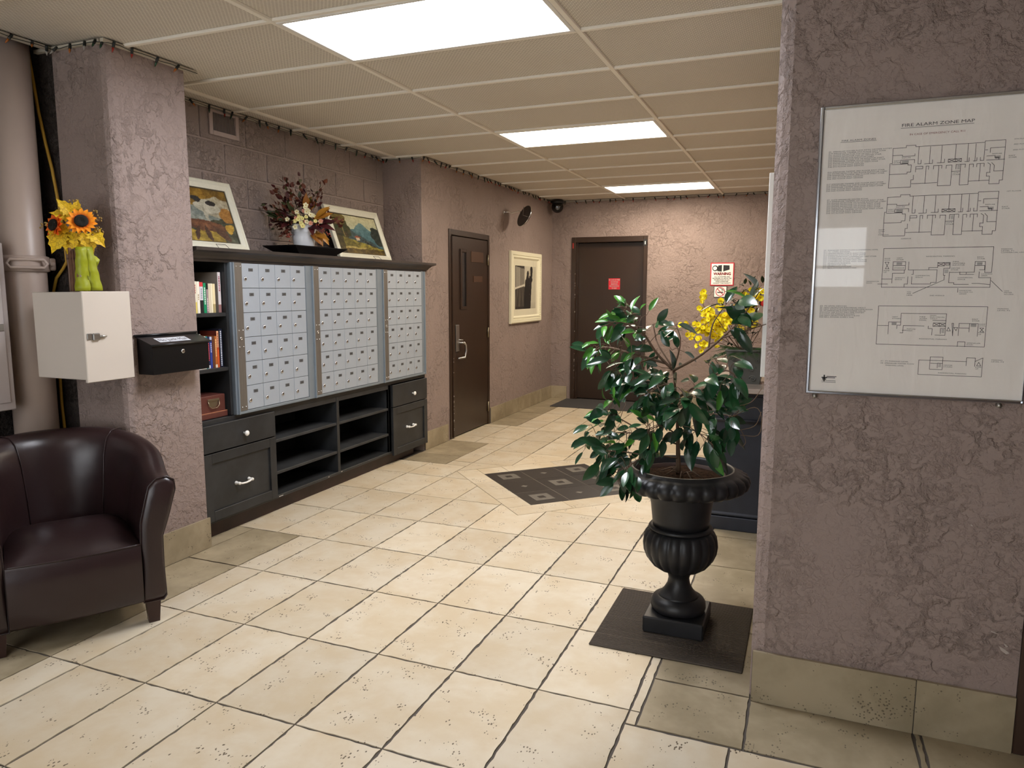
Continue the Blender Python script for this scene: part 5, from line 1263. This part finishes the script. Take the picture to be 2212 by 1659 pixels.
def para(name, lines, x, z, pitch=0.00522, h=0.0034, cp=CP, mat=None, al='L'):
    mb = MB()
    for i, t in enumerate(lines):
        j = len(t)-len(t.lstrip()); put_text(mb, t.strip(), S_, x+j*cp, z-pitch*i, h, len(t.strip())*cp, al)
    return mb.build(name, mat or M_ink, mp)
para('lettering', ['FIRE ALARM ZONE MAP'], 0.245, 1.987, h=0.0095, cp=0.0102)
mb = MB(); strokes(mb, [[(0.243, 1.983), (0.437, 1.983)], [(0.074, 1.9525), (0.176, 1.9525)]], S_, 0.0011); mb.build('underline', M_ink, mp)
para('lettering', ['IN CASE OF EMERGENCY CALL 911'], 0.268, 1.960, h=0.0058, cp=0.00508, mat=M_inkr)
para('lettering', ['FIRE ALARM ZONES'], 0.077, 1.955, h=0.0052, cp=0.0061)
fl4 = lambda n, a: ['%s SPRINKLER TAMPER %s FLOOR EAST STAIR' % (a[0], n), '%s SMOKE DETECTOR %s FLOOR ELEVATOR LOBBY' % (a[1], n), '%s SPRINKLER TAMPER %s FLOOR WEST STAIR' % (a[2], n), '%s %s FLOOR EAST DEVICES' % (a[3], n), '%s %s FLOOR WEST DEVICES' % (a[4], n)]
para('lettering', ['Z6  SPRINKLER WATER FLOW ATTIC DRYPIPE SYSTEM', 'Z18 SPRINKLER TAMPER 4TH FLOOR EAST STAIR', 'Z21 SMOKE DETECTOR TOP OF EAST STAIR', 'Z23 SMOKE DETECTOR TOP OF CENTER STAIR', 'Z28 SMOKE DETECTOR ELEVATOR LOBBY', 'Z29 SMOKE DETECTOR TOP OF ELEVATOR SHAFT', 'Z39 SPRINKLER TAMPER 4TH FLOOR WEST STAIR', 'Z42 SMOKE DETECTOR TOP OF WEST STAIR', 'Z47 4TH FLOOR EAST DEVICES', 'Z48 4TH FLOOR WEST DEVICES'], 0.040, 1.9235)
para('lettering', fl4('3RD', ('Z16', 'Z22', 'Z38', 'Z45', 'Z46')), 0.040, 1.860)
para('lettering', fl4('2ND', ('Z17', 'Z24', 'Z37', 'Z43', 'Z44')), 0.039, 1.822)
para('lettering', ['Z7  SUITE SPRINKLER WATER FLOW', 'Z19 SPRINKLER TAMPER 1ST FLOOR EAST STAIR', 'Z25 SMOKE DETECTOR 1ST FLOOR ELEVATOR LOBBY', 'Z33 SMOKE DETECTOR 1ST FLOOR WEST STAIR', 'Z34 SMOKE DETECTOR 1ST FLOOR WEST STAIR', 'Z35 MANUAL STATION 1ST FLOOR WEST STAIR', 'Z36 SPRINKLER TAMPER 1ST FLOOR WEST STAIR', 'Z41 1ST FLOOR EAST DEVICES', 'Z42 1ST FLOOR WEST DEVICES'], 0.043, 1.7725)
para('lettering', ['Z9  SPRINKLER WATER FLOW COMMERCIAL LEVEL', 'Z11 P1 LEVEL DEVICES', 'Z13 SMOKE DETECTOR P1 EAST STAIR', 'Z14 MANUAL STATION P1 EAST STAIR', 'Z15 SMOKE DETECTOR COMMERCIAL EAST STAIR', 'Z26 COMMERCIAL ELEVATOR LOBBY', 'Z27 COMMERCIAL FLOOR EAST DEVICES', 'Z30 COMMERCIAL FLOOR WEST DEVICES', 'Z31 GENERATOR RUNNING', 'Z32 GENERATOR FAIL', 'Z49 GENERATOR LOW FUEL', 'Z51 BELL POWER SUPPLY FAIL'], 0.042, 1.6125, cp=0.0039)
para('lettering', ['Z2  P2 LEVEL DEVICES', 'Z3  HEAT DETECTOR ELECTRICAL VAULT', 'Z4  HEAT DETECTOR ELEVATOR MACHINE ROOM', 'Z5  P2 SPRINKLER ROOM TAMPER VALVE', 'Z10 LOW AIR ATTIC DRY PIPE SYSTEM', 'Z12 LOW AIR PARKING SYSTEM', 'Z40 HEAT DETECTOR ELEVATOR PIT', 'Z50 BELL POWER SUPPLY FAIL'], 0.040, 1.4325)
para('lettering', ['Z1  P3 PARKING LEVEL', 'Z8  SPRINKLER WATER FLOW', '    PARKING LEVEL'], 0.230, 1.2575, 0.0068)
for t, x, z in (('REFUSE', .251, 1.892), ('WEST|STAIR', .229, 1.884), ('EAST|STAIR', .533, 1.881), ('CNTR|STAIR', .391, 1.839), ('REFUSE', .491, 1.889), ('4TH FLOOR', .543, 1.928), ('3RD FLOOR', .543, 1.913), ('2ND FLOOR', .542, 1.897), ('1ST FLOOR', .536, 1.778), ('REFUSE', .2445, 1.743), ('WEST|STAIR', .2225, 1.736), ('EAST|STAIR', .527, 1.733), ('CNTR|STAIR', .385, 1.691), ('REFUSE', .4845, 1.741), ('RAMP|DOWN|TO|PARKING', .200, 1.674), ('GARBAGE', .264, 1.645),
    ('RESIDENTIAL PARKING', .338, 1.589), ('RAMP|DOWN', .222, 1.584), ('RAMP|UP', .222, 1.546), ('WEST|STAIR', .256, 1.585), ('STORAGE', .251, 1.554), ('FIRE|FIGHTERS|ELEVATOR', .411, 1.572), ('CENTER|STAIR', .407, 1.552), ('EAST|STAIR', .475, 1.585), ('LOADING|AREA', .489, 1.534), ('AMENITY|SPACE', .255, 1.523), ('COMMERCIAL|SPACE', .312, 1.530), ('COMMERCIAL|SPACE', .427, 1.523), ('GENERATOR|ROOM', .174, 1.512), ('YOU|ARE|HERE', .291, 1.479), ('2ND AVENUE', .355, 1.468), ('HANDICAP|ACCESS TO|GRADE', .434, 1.484), ('GAS|METER|ACCESS', .552, 1.483), ('PARKING|LEVEL P1|COMMERCIAL LEVEL', .535, 1.608), ('PARKING|LEVEL P2', .539, 1.429),
    ('WEST|STAIRS', .255, 1.400), ('FIRE|ALARM|PANEL', .332, 1.401), ('MAIN|ELECTRICAL|VAULT', .361, 1.406), ('EAST|STAIR', .475, 1.396), ('RAMP|DOWN', .495, 1.381), ('RAMP|UP', .494, 1.355), ('REFUSE|AREA', .299, 1.362), ('RESIDENTIAL PARKING', .335, 1.332), ('SPRINKLER|ROOM', .466, 1.322), ('CENTER|STAIRS', .408, 1.251), ('RAMP|UP', .494, 1.248), ('RESIDENTIAL PARKING', .395, 1.226), ('PARKING|LEVEL P3', .535, 1.272)):
    para('lettering', t.split('|'), x, z, 0.0052, 0.0031)
mb = MB(); strokes(mb, [[(0.066, 1.204), (0.066, 1.186)], [(0.060, 1.197), (0.073, 1.197)], [(0.062, 1.192), (0.070, 1.192)]], S_, 0.004); strokes(mb, [[(0.059, 1.187), (0.101, 1.187)], [(0.059, 1.182), (0.101, 1.182)]], S_, 0.0012); strokes(mb, [[(0.074, 1.201), (0.102, 1.201)], [(0.076, 1.197), (0.098, 1.197)]], S_, 0.0022); mb.build('company_mark', M_sk, mp)
MB().add([(m0+.005, YM, n0+.005), (m1-.005, YM, n0+.005), (m1-.005, YM, n1-.005), (m0+.005, YM, n1-.005)], [(0, 1, 2, 3)]).build('glass', M_glass, mp)
for x in (0.040, 0.565): MB().tube([(x, YM-0.002, n0-0.008), (x, YW-0.001, n0-0.008)], 0.0075, 10).build('screw', M_satin, mp)

for x, z, w_, h_ in ((0.600, 0.40, 0.022, 0.006), (0.628, 0.352, 0.030, 0.018), (0.640, 0.365, 0.012, 0.010), (0.52, 0.745, 0.008, 0.006)):
    MB().prism([(x, z), (x+w_*.6, z-h_*.5), (x+w_, z-h_), (x+w_*.7, z-h_*1.3), (x+w_*.2, z-h_*.7)], 0, 0.0008, P=lambda a, b, h: (a, YW-0.0004-h, b)).build('paint_scuff', plain('scuffed_plaster', (176, 164, 156), 0.9), bpy.data.objects['wall_right'])
# white edged board hung on the hidden side of the right wall
nb = thing('notice_board', (XR, 3.30, 1.16), 'white edged board on the side of the mauve wall behind its corner', 'board')
MB().box((XR-0.009, 2.905, 1.165), (XR-0.002, 3.695, 1.905), 0.001).build('panel', plain('pale_board', (206, 204, 200), 0.5), nb)
for a, b in (((2.90, 1.155), (2.915, 1.915)), ((3.685, 1.155), (3.70, 1.915)), ((2.915, 1.155), (3.685, 1.17)), ((2.915, 1.90), (3.685, 1.915))):
    MB().box((XR-0.027, a[0], a[1]), (XR, b[0], b[1]), 0.002).build('frame_bar', M_white, nb)

# ------------------------------------------------------------------ console with flower box
M_con = black_paint('console_black', (30, 32, 38), 0.4)
M_stone = plain('grey_stone_top', (150, 138, 126), 0.25, var=0.25, vs=14)
cn = thing('console_cabinet', (-0.33, 5.13, 0), 'tall black console with grey stone top standing along the right wall', 'console')
MB().box((-0.500, 4.545, 0.075), (XR-0.004, 5.72, 0.845), 0.003).build('body', M_con, cn)
MB().box((-0.512, 4.530, 0), (XR-0.004, 5.735, 0.085), 0.004).build('plinth', M_con, cn)
MB().box((-0.507, 4.535, 0.085), (XR-0.004, 5.73, 0.112), 0.010).build('plinth_moulding', M_con, cn)
MB().tube([(XR-0.004, 4.538, 0.695), (-0.507, 4.538, 0.695), (-0.507, 5.72, 0.695)], 0.011, 8).build('rail_moulding', M_con, cn)
MB().box((-0.520, 4.525, 0.842), (XR-0.004, 5.745, 0.872), 0.012).build('cornice', M_con, cn)
MB().box((-0.540, 4.465, 0.872), (XR-0.003, 5.80, 0.902), 0.004).build('stone_top', M_stone, cn)
fx, fy, fz = -0.335, 4.80, 0.902
M_zinc = plain('aged_zinc', (96, 96, 90), 0.5, 0.5, var=0.3, vs=12, bump=0.3, bs=50)
fb = thing('zinc_planter', (fx, fy, fz), 'tapered grey metal planter with embossed scrolls on the console', 'planter')
vs = []
for h_, z in ((0.085, 0.0), (0.118, 0.20), (0.124, 0.205), (0.124, 0.215), (0.112, 0.215), (0.105, 0.18)): vs += [(fx+sx*h_, fy+sy*h_, fz+z) for sx, sy in ((-1, -1), (1, -1), (1, 1), (-1, 1))]
fs = [(3, 2, 1, 0), (20, 21, 22, 23)]
for L_ in range(5): fs += [(4*L_+k, 4*L_+(k+1) % 4, 4*L_+4+(k+1) % 4, 4*L_+4+k) for k in range(4)]
MB().add(vs, fs).build('body', M_zinc, fb)
def spiral(cx, cz, r0, flip=1, n=26):
    return [(cx+flip*r0*(1-i/n)*math.cos(i*0.45), fy-0.085-(cz-fz)*0.165-0.002, cz+r0*(1-i/n)*math.sin(i*0.45)) for i in range(n)]
for cx, cz, r0, fl_ in ((-0.045, 0.035, 0.022, 1), (0.045, 0.035, 0.022, -1), (-0.035, 0.10, 0.028, -1), (0.035, 0.10, 0.028, 1), (0.07, 0.15, 0.02, 1), (-0.07, 0.15, 0.02, -1)):
    MB().tube(spiral(fx+cx, fz+cz, r0, fl_), 0.0028, 5).build('scroll', M_zinc, fb)
fa = thing('yellow_flower_arrangement', (fx, fy, fz+0.19), 'arrangement of yellow blossom sprays, ferns and dark leaves in the metal planter', 'flowers')
ra = random.Random(12)
M_yel = plain('yellow_petal', (255, 236, 34), 0.5, rand=0.12); M_yel2 = plain('yellow_throat', (208, 150, 16), 0.6)
yb_ = blossom(6, 0.016, 0.0085, M_yel, M_yel2, 0.7)
sprays = [[(-0.369,4.72,1.101),(-0.486,4.72,1.215),(-0.601,4.72,1.256),(-0.732,4.72,1.268)], [(-0.369,4.72,1.101),(-0.503,4.72,1.302),(-0.606,4.72,1.388),(-0.594,4.72,1.469)], [(-0.356,4.72,1.116),(-0.461,4.72,1.302),(-0.545,4.72,1.301),(-0.657,4.72,1.210)], [(-0.356,4.72,1.116),(-0.405,4.72,1.303),(-0.382,4.72,1.419),(-0.277,4.72,1.504)], [(-0.356,4.72,1.116),(-0.322,4.72,1.305),(-0.314,4.72,1.419),(-0.249,4.72,1.476)], [(-0.369,4.72,1.101),(-0.512,4.72,1.155),(-0.626,4.72,1.137),(-0.717,4.72,1.268)], [(-0.369,4.72,1.101),(-0.457,4.72,1.215),(-0.516,4.72,1.272),(-0.561,4.72,1.344)], [(-0.356,4.72,1.131),(-0.349,4.72,1.276),(-0.340,4.72,1.390),(-0.301,4.72,1.448)], [(-0.369,4.72,1.101),(-0.484,4.72,1.171),(-0.570,4.72,1.198),(-0.646,4.72,1.299)], [(-0.342,4.72,1.117),(-0.432,4.72,1.274),(-0.477,4.72,1.360),(-0.492,4.72,1.389)]]
M_vine = plain('brown_vine', (84, 62, 40), 0.7)
def along(pts, t):
    k = min(len(pts)-2, int(t*(len(pts)-1))); f = t*(len(pts)-1)-k
    return Vector(pts[k]).lerp(Vector(pts[k+1]), f)
for sp in sprays:
    sp = [(x, y+ra.uniform(-.09, .09)*(i > 0), z) for i, (x, y, z) in enumerate(sp)]; sp[0] = (fx+ra.uniform(-.05, .05), fy+ra.uniform(-.05, .05), fz+0.17)
    MB().tube([along(sp, i/12) for i in range(13)], 0.0022, 5).build('stem', M_vine, fa)
    for i in range(18):
        p = along(sp, ra.uniform(0.36, 1.0))+Vector([ra.gauss(0, .018) for _ in range(3)])
        inst('blossom', yb_, fa, p, frame_of((ra.uniform(-1, 1), ra.uniform(-.4, .4), ra.uniform(-.2, 1)), Vector((ra.uniform(-.8, .8), -1, ra.uniform(-.6, .8)))), ra.uniform(.9, 1.35))
plume = MB()
for i in range(150):
    t = ra.random(); plume.ball((ra.gauss(0, .016*(1-.6*t)), ra.gauss(0, .016*(1-.6*t)), t*0.16), 0.0042, 5, 3)
pm = plume.mesh('plume', M_yel)
for (a, b, c) in ((-0.33, 4.70, 1.28), (-0.29, 4.71, 1.25), (-0.36, 4.72, 1.22)): inst('plume', pm, fa, (a, b, c), (ra.uniform(-.2, .2), ra.uniform(-.3, .1), 0))
M_dkl = leaf_mat('dark_evergreen_leaf', (20, 38, 24), (36, 58, 34), 0.35, 0.5)
dl = leaf_shape(0.055, 0.026, 0.3, 0.3, M_dkl)
for i in range(75):
    d = Vector((ra.uniform(-1, .5), ra.uniform(-1, .6), ra.uniform(-.3, 1))); p = Vector((fx, fy, fz+0.22))+Vector((ra.gauss(-0.02, .085), ra.gauss(-0.02, .08), ra.uniform(0, .36)))
    p.x = min(p.x, XR-0.03); inst('leaf', dl, fa, p, frame_of(d), ra.uniform(.7, 1.3))
for i in range(26):
    t = ra.random(); p = Vector((-0.43+0.22*t, 4.72+ra.uniform(-.05, .05), 1.46+ra.uniform(-.06, .08)))
    inst('leaf', dl, fa, p, frame_of((ra.uniform(-1, .8), -.3, ra.uniform(-.2, 1))), ra.uniform(.6, 1.1))
for k_ in range(4):
    MB().tube([(fx, fy, fz+0.19), (fx-0.05+0.05*k_, fy-0.03, 1.30), (-0.44+0.07*k_, 4.72, 1.47+0.02*k_)], 0.002, 5).build('stem', M_vine, fa)
M_fern = leaf_mat('fern_green', (44, 78, 40), (74, 108, 58), 0.5, 0.3)
def frond(L):
    mb = MB()
    for i in range(18):
        t = i/17; x = L*t; z = -0.25*L*t*t; w = 0.32*L*math.sin(PI*min(1, 0.12+0.88*t))**0.8*(1-.5*t)
        for s in (-1, 1): mb.add([(x, 0, z), (x+w*.25, s*w*.5, z-.1*w), (x+w*.45, s*w, z-.3*w), (x+w*.1, s*w*.55, z-.1*w)], [(0, 1, 2, 3)])
    mb.tube([(L*i/8, 0, -0.25*L*(i/8)**2) for i in range(9)], 0.0012, 4); return mb.mesh('fern_frond', M_fern)
fm = frond(0.20)
for i in range(16):
    a = ra.uniform(PI*0.75, PI*1.75); d = Vector((math.cos(a), math.sin(a), ra.uniform(-.5, .5)))
    inst('fern_frond', fm, fa, (fx+0.06*math.cos(a), fy+0.06*math.sin(a), fz+0.21), frame_of(d), ra.uniform(.7, 1.1))
for p, c in (((-0.238, 4.68, 1.405), (190, 36, 34)), ((-0.215, 4.70, 1.40), (170, 30, 30)), ((-0.20, 4.69, 1.34), (220, 222, 216)), ((-0.345, 4.66, 1.395), (214, 206, 210))):
    MB().ball(p, 0.026, 10, 7, sq=(1, .8, .8)).build('round_bloom', plain('bloom_%d' % c[1], c, 0.6, bump=0.8, bs=120, bd=0.006), fa)

# ------------------------------------------------------------------ mats
def ribbed(name, c, dirx):
    k = NT(name); k.set(0.85, 0, 0.15); v = k.coord()
    sx = k.new('ShaderNodeSeparateXYZ'); k.link(v, sx.inputs[0]); a = sx.outputs['Y' if dirx else 'X']
    w_ = k.math('SINE', k.math('MULTIPLY', a, 2*PI/0.011))
    cc = k.new('ShaderNodeCombineXYZ'); k.link(a, cc.inputs[0])
    k.base(k.mix(k.ramp(k.noise(cc.outputs[0], 110, 2, 0.7), 0.62, 0.70), rgb(c), rgb(tuple(x*1.7 for x in c)))); k.bump(w_, 0.8, 0.003); return k.m
tag(MB().box((-0.780, 2.787, 0), (-0.160, 3.405, 0.008), 0.003).build('ribbed_mat', ribbed('ribbed_charcoal_mat', (80, 72, 64), True), None, (-0.47, 3.10, 0)), 'square dark ribbed mat lying under the black urn', 'mat')
tag(MB().box((-2.99, 8.655, 0), (-1.87, 9.345, 0.009), 0.003).build('door_mat', plain('charcoal_door_mat', (58, 55, 54), 0.95, var=0.25, vs=80, bump=0.6, bs=300), None, (-2.43, 9.0, 0)), 'dark grey door mat in front of the far brown door', 'mat')

# ------------------------------------------------------------------ black urn
M_urn = black_paint('black_cast_urn', (27, 27, 29), 0.42)
ux, uy, uz = -0.463, 3.11, 0.008
un = thing('garden_urn', (ux, uy, uz), 'black classical urn on a square plinth holding the ficus', 'urn')
MB().box((ux-0.130, uy-0.135, uz), (ux+0.128, uy+0.135, uz+0.072), 0.006).build('plinth', M_urn, un)
Z = lambda pr: [(r, z+uz-0.008) for r, z in pr]
MB().lathe(Z([(0.10, 0.078), (0.114, 0.084), (0.120, 0.10), (0.118, 0.122), (0.108, 0.136), (0.094, 0.142), (0.090, 0.146)]), (ux, uy, 0), 40).build('foot_ring', M_urn, un)
MB().lathe(Z([(0.092, 0.142), (0.082, 0.152), (0.064, 0.172), (0.050, 0.198), (0.045, 0.225), (0.050, 0.248), (0.066, 0.262), (0.075, 0.268)]), (ux, uy, 0), 36).build('stem', M_urn, un)
lob = lambda r, z, t, i: r*(1-0.05*(1-abs(math.cos(t*10))**0.8))
bp = [(0.060, 0.258), (0.090, 0.268), (0.120, 0.288), (0.144, 0.318), (0.158, 0.352), (0.162, 0.385), (0.158, 0.415), (0.146, 0.438), (0.132, 0.448), (0.120, 0.450)]
MB().lathe(Z(bp), (ux, uy, 0), 160, rf=lob).build('fluted_bowl', M_urn, un)
MB().lathe(Z([(0.122, 0.446), (0.134, 0.450), (0.138, 0.458), (0.132, 0.466), (0.122, 0.468)]), (ux, uy, 0), 48).build('collar', M_urn, un)
MB().lathe(Z([(0.120, 0.460), (0.124, 0.50), (0.131, 0.56), (0.142, 0.615), (0.158, 0.645)]), (ux, uy, 0), 48).build('neck', M_urn, un)
def egg(r, z, t, i):
    k = i
    return r + (0.015*abs(math.sin(t*14))**0.6 if 2 <= i <= 5 else 0)
rp = [(0.150, 0.632), (0.200, 0.630), (0.240, 0.638), (0.262, 0.654), (0.270, 0.676), (0.262, 0.698), (0.244, 0.712), (0.226, 0.718), (0.220, 0.726), (0.212, 0.727), (0.206, 0.715), (0.196, 0.690), (0.185, 0.66)]
MB().lathe(Z(rp), (ux, uy, 0), 168, rf=egg, cap=False).build('egg_and_dart_rim', M_urn, un)
MB().lathe(Z([(0.178, 0.65), (0.182, 0.700), (0.176, 0.700), (0.170, 0.66)]), (ux, uy, 0), 40, cap=False).build('liner_pot', plain('terracotta_liner', (62, 40, 30), 0.7), un)
def soil():
    k = NT('potting_soil'); k.set(0.95, 0, 0.1); v = k.coord(); n = k.noise(v, 70, 5, 0.7)
    k.base(k.mix(k.ramp(n, 0.3, 0.7), rgb((32, 22, 15)), rgb((84, 58, 38)))); k.bump(n, 1.0, 0.02); return k.m
vs = [(ux, uy, 0.692)]; fs = []
for r in (0.06, 0.12, 0.178):
    for i in range(24): a = 2*PI*i/24; vs.append((ux+r*math.cos(a), uy+r*math.sin(a), 0.688+0.01*noise.noise((r*30, a*2, 1))))
for i in range(24): fs.append((0, 1+i, 1+(i+1) % 24))
for k_ in range(2):
    for i in range(24): fs.append((1+24*k_+i, 25+24*k_+i, 25+24*k_+(i+1) % 24, 1+24*k_+(i+1) % 24))
MB().add(vs, fs, 0, True).build('soil', soil(), un)

# ------------------------------------------------------------------ ficus
fc = thing('ficus_plant', (ux, uy, 0.69), 'bushy ficus with glossy dark green leaves growing in the black urn', 'plant')
BR = {'T':[(-0.480,3.110,0.690),(-0.488,3.110,0.863),(-0.496,3.110,0.984),(-0.515,3.110,1.143)],'A':[(-0.515,3.110,1.143),(-0.584,3.100,1.211),(-0.642,3.080,1.300),(-0.690,3.060,1.360),(-0.729,3.050,1.428)],'A2':[(-0.642,3.080,1.300),(-0.737,3.050,1.349),(-0.805,3.000,1.330)],'B':[(-0.545,3.110,1.172),(-0.696,3.150,1.203),(-0.835,3.200,1.226),(-0.911,3.200,1.202)],'B2':[(-0.584,3.100,1.201),(-0.681,3.000,1.167),(-0.748,2.950,1.149)],'C':[(-0.496,3.110,0.984),(-0.590,3.050,1.067),(-0.700,3.000,1.117)],'D':[(-0.487,3.110,0.822),(-0.605,3.050,0.865),(-0.735,3.000,0.874),(-0.869,3.000,0.833)],'D2':[(-0.605,3.050,0.865),(-0.728,3.050,0.927),(-0.811,3.050,0.962)],'E':[(-0.481,3.110,0.761),(-0.588,2.980,0.790),(-0.658,2.900,0.751),(-0.691,2.880,0.693)],'E2':[(-0.588,2.980,0.790),(-0.701,2.950,0.806),(-0.781,2.950,0.799)],'F':[(-0.515,3.110,1.143),(-0.399,3.020,1.215),(-0.303,2.950,1.298),(-0.232,2.900,1.374),(-0.169,2.900,1.479)],'F2':[(-0.303,2.950,1.298),(-0.212,2.880,1.331),(-0.137,2.860,1.359)],'F3':[(-0.360,3.000,1.246),(-0.346,3.000,1.349),(-0.295,3.000,1.433)],'G':[(-0.497,3.110,1.024),(-0.374,3.000,1.113),(-0.280,2.950,1.170),(-0.224,2.930,1.120)],'H':[(-0.491,3.110,0.944),(-0.351,3.000,0.981),(-0.255,2.950,0.986),(-0.226,2.950,0.932)],'I':[(-0.515,3.110,1.143),(-0.485,3.080,1.265),(-0.506,3.080,1.343)],'J':[(-0.525,3.110,1.163),(-0.605,3.200,1.254),(-0.637,3.250,1.333)],'K':[(-0.496,3.110,0.984),(-0.438,2.950,1.050),(-0.440,2.850,1.026)],'L':[(-0.489,3.110,0.883),(-0.401,2.980,0.913),(-0.317,2.900,0.878)],'M':[(-0.488,3.110,0.863),(-0.529,2.950,0.928),(-0.572,2.880,0.918)],'N':[(-0.498,3.110,1.044),(-0.515,2.950,1.103),(-0.580,2.900,1.067)],'O':[(-0.497,3.110,1.004),(-0.436,3.200,1.036),(-0.365,3.250,1.074)]}
TD = [[(-0.255,2.950,0.986),(-0.168,2.930,1.032),(-0.140,2.920,0.991),(-0.150,2.920,0.925),(-0.215,2.930,0.918)],[(-0.274,2.950,1.022),(-0.186,2.930,1.049),(-0.145,2.920,1.108)],[(-0.226,2.950,0.932),(-0.165,2.930,0.959),(-0.142,2.920,1.017)],[(-0.237,2.950,0.969),(-0.197,2.930,0.901),(-0.205,2.930,0.872)]]
NL = {'T': 6, 'A': 15, 'A2': 8, 'B': 15, 'B2': 13, 'C': 15, 'D': 19, 'D2': 10, 'E': 18, 'E2': 10, 'F': 11, 'F2': 5, 'F3': 3, 'G': 11, 'H': 12, 'I': 3, 'J': 6, 'K': 12, 'L': 11, 'M': 13, 'N': 14, 'O': 10}
M_bk = plain('ficus_bark', (98, 76, 58), 0.8, var=0.3, vs=60, bump=0.4, bs=120)
M_fic = leaf_mat('ficus_leaf', (20, 52, 34), (38, 82, 46), 0.22, 0.6, (58, 104, 58)); M_ficl = leaf_mat('young_ficus_leaf', (58, 120, 40), (86, 150, 50), 0.28, 0.5, (100, 160, 66))
rf_ = random.Random(31)
shp = lambda t: math.sin(PI*min(1, (t*0.97)**0.9))**0.85*(1-0.18*t) if t < 0.98 else 0.0
LV = [leaf_shape(0.105, 0.052, 0.20, 0.22, M_fic, 7, shp), leaf_shape(0.095, 0.046, 0.30, 0.35, M_fic, 7, shp), leaf_shape(0.085, 0.040, 0.15, 0.12, M_fic, 7, shp)]
LY = leaf_shape(0.085, 0.034, 0.35, 0.35, M_ficl, 7, shp)
def smooth(pts, n=14):
    P_ = [Vector(p) for p in pts]; P_ = [P_[0]*2-P_[1]]+P_+[P_[-1]*2-P_[-2]]; out = []; m = len(P_)-3
    for i in range(n+1):
        t = i/n*m; k = min(int(t), m-1); f = t-k; a, b, c, d = P_[k:k+4]
        out.append(0.5*((2*b)+(c-a)*f+(2*a-5*b+4*c-d)*f*f+(3*b-a-3*c+d)*f**3))
    return out
rest = MB(); count = 0
def ficus_leaf(p, d, young, sc):
    """one leaf on its stalk; the largest 300 are parts, the remainder joins the inner foliage"""
    global count
    tip = p+d*rf_.uniform(.010, .025)
    far = tip.x+max(0, d.x)*0.115*sc+0.03
    if far > XR-0.02: tip.x -= far-XR+0.02; p = Vector((min(p.x, XR-0.03), p.y, p.z))
    upv = Vector((rf_.uniform(-.7, .7), rf_.uniform(-1.2, -.1), rf_.uniform(0.2, 1.0))); R_ = frame_of(d, upv); me = LY if young else rf_.choice(LV)
    rest_st.tube([p, tip], 0.0011, 4)
    if count < 298: inst('leaf', me, fc, tip, R_, sc); count += 1
    else: rest.add([tip+R_@(v.co*sc) for v in me.vertices], [tuple(f.vertices) for f in me.polygons], 1 if young else 0, True)
rest_st = MB(); jobs = []
for kx, pts in BR.items():
    q_ = smooth(pts); r0 = 0.011 if kx == 'T' else (0.0065 if kx in 'AFBG' else 0.004)
    MB().tube(q_, [r0*(1-0.65*i/(len(q_)-1)) for i in range(len(q_))], 6).build('trunk' if kx == 'T' else 'branch', M_bk, fc)
    n = int(NL[kx]*(1.25 if kx in ('F', 'F2', 'F3') else 2.0))
    for i in range(n):
        t = rf_.uniform(.6 if kx in ('T', 'F', 'F3') else 0.28, 1.0) if i > 2 else 1.0-0.06*i; k = min(int(t*(len(q_)-1)), len(q_)-2); p = q_[k].lerp(q_[k+1], t*(len(q_)-1)-k); tg = (q_[k+1]-q_[k]).normalized()
        side = Vector([rf_.uniform(-1, 1) for _ in range(3)]); side -= tg*side.dot(tg); side.normalize()
        if i > 3 and kx not in ('A2', 'F2'):                       # side twig
            tw = rf_.uniform(0.01, 0.075); p1 = p+side*tw+Vector((0, 0, rf_.uniform(-.02, .03)))
            if tw > 0.03: rest_st.tube([p, (p+p1)/2+Vector((0, 0, .006)), p1], 0.0014, 4)
            p = p1
        d = (tg*rf_.uniform(0.1, 0.9)+side*0.7+Vector((0, rf_.uniform(-.5, .1), rf_.uniform(-0.8, 0.1)))).normalized()
        young = (kx in ('A', 'A2', 'B', 'D2') and rf_.random() < 0.38) or rf_.random() < 0.05
        jobs.append((p, d, young, rf_.uniform(.72, 1.08)*(1.1 if kx in ('F', 'F2', 'G', 'H', 'L', 'K') else 0.9)))
jobs.sort(key=lambda j: j[0].y)
for j in jobs: ficus_leaf(*j)
if rest.v: tag(rest.build('inner_foliage', [M_fic, M_ficl], fc), kind='stuff')
tag(rest_st.build('leaf_stalks', M_bk, fc), kind='stuff')
for pts in TD: MB().tube(smooth(pts, 16), 0.0013, 5).build('tendril', plain('dry_tendril', (120, 96, 72), 0.8), fc)
for i in range(7):
    a = rf_.uniform(0, 2*PI); MB().tube([(ux+0.02*math.cos(a), uy+0.02*math.sin(a), 0.70), (ux+0.05*math.cos(a), uy+0.05*math.sin(a), 0.715), (ux+0.10*math.cos(a), uy+0.10*math.sin(a), 0.693)], 0.003, 5).build('surface_root', M_bk, fc)
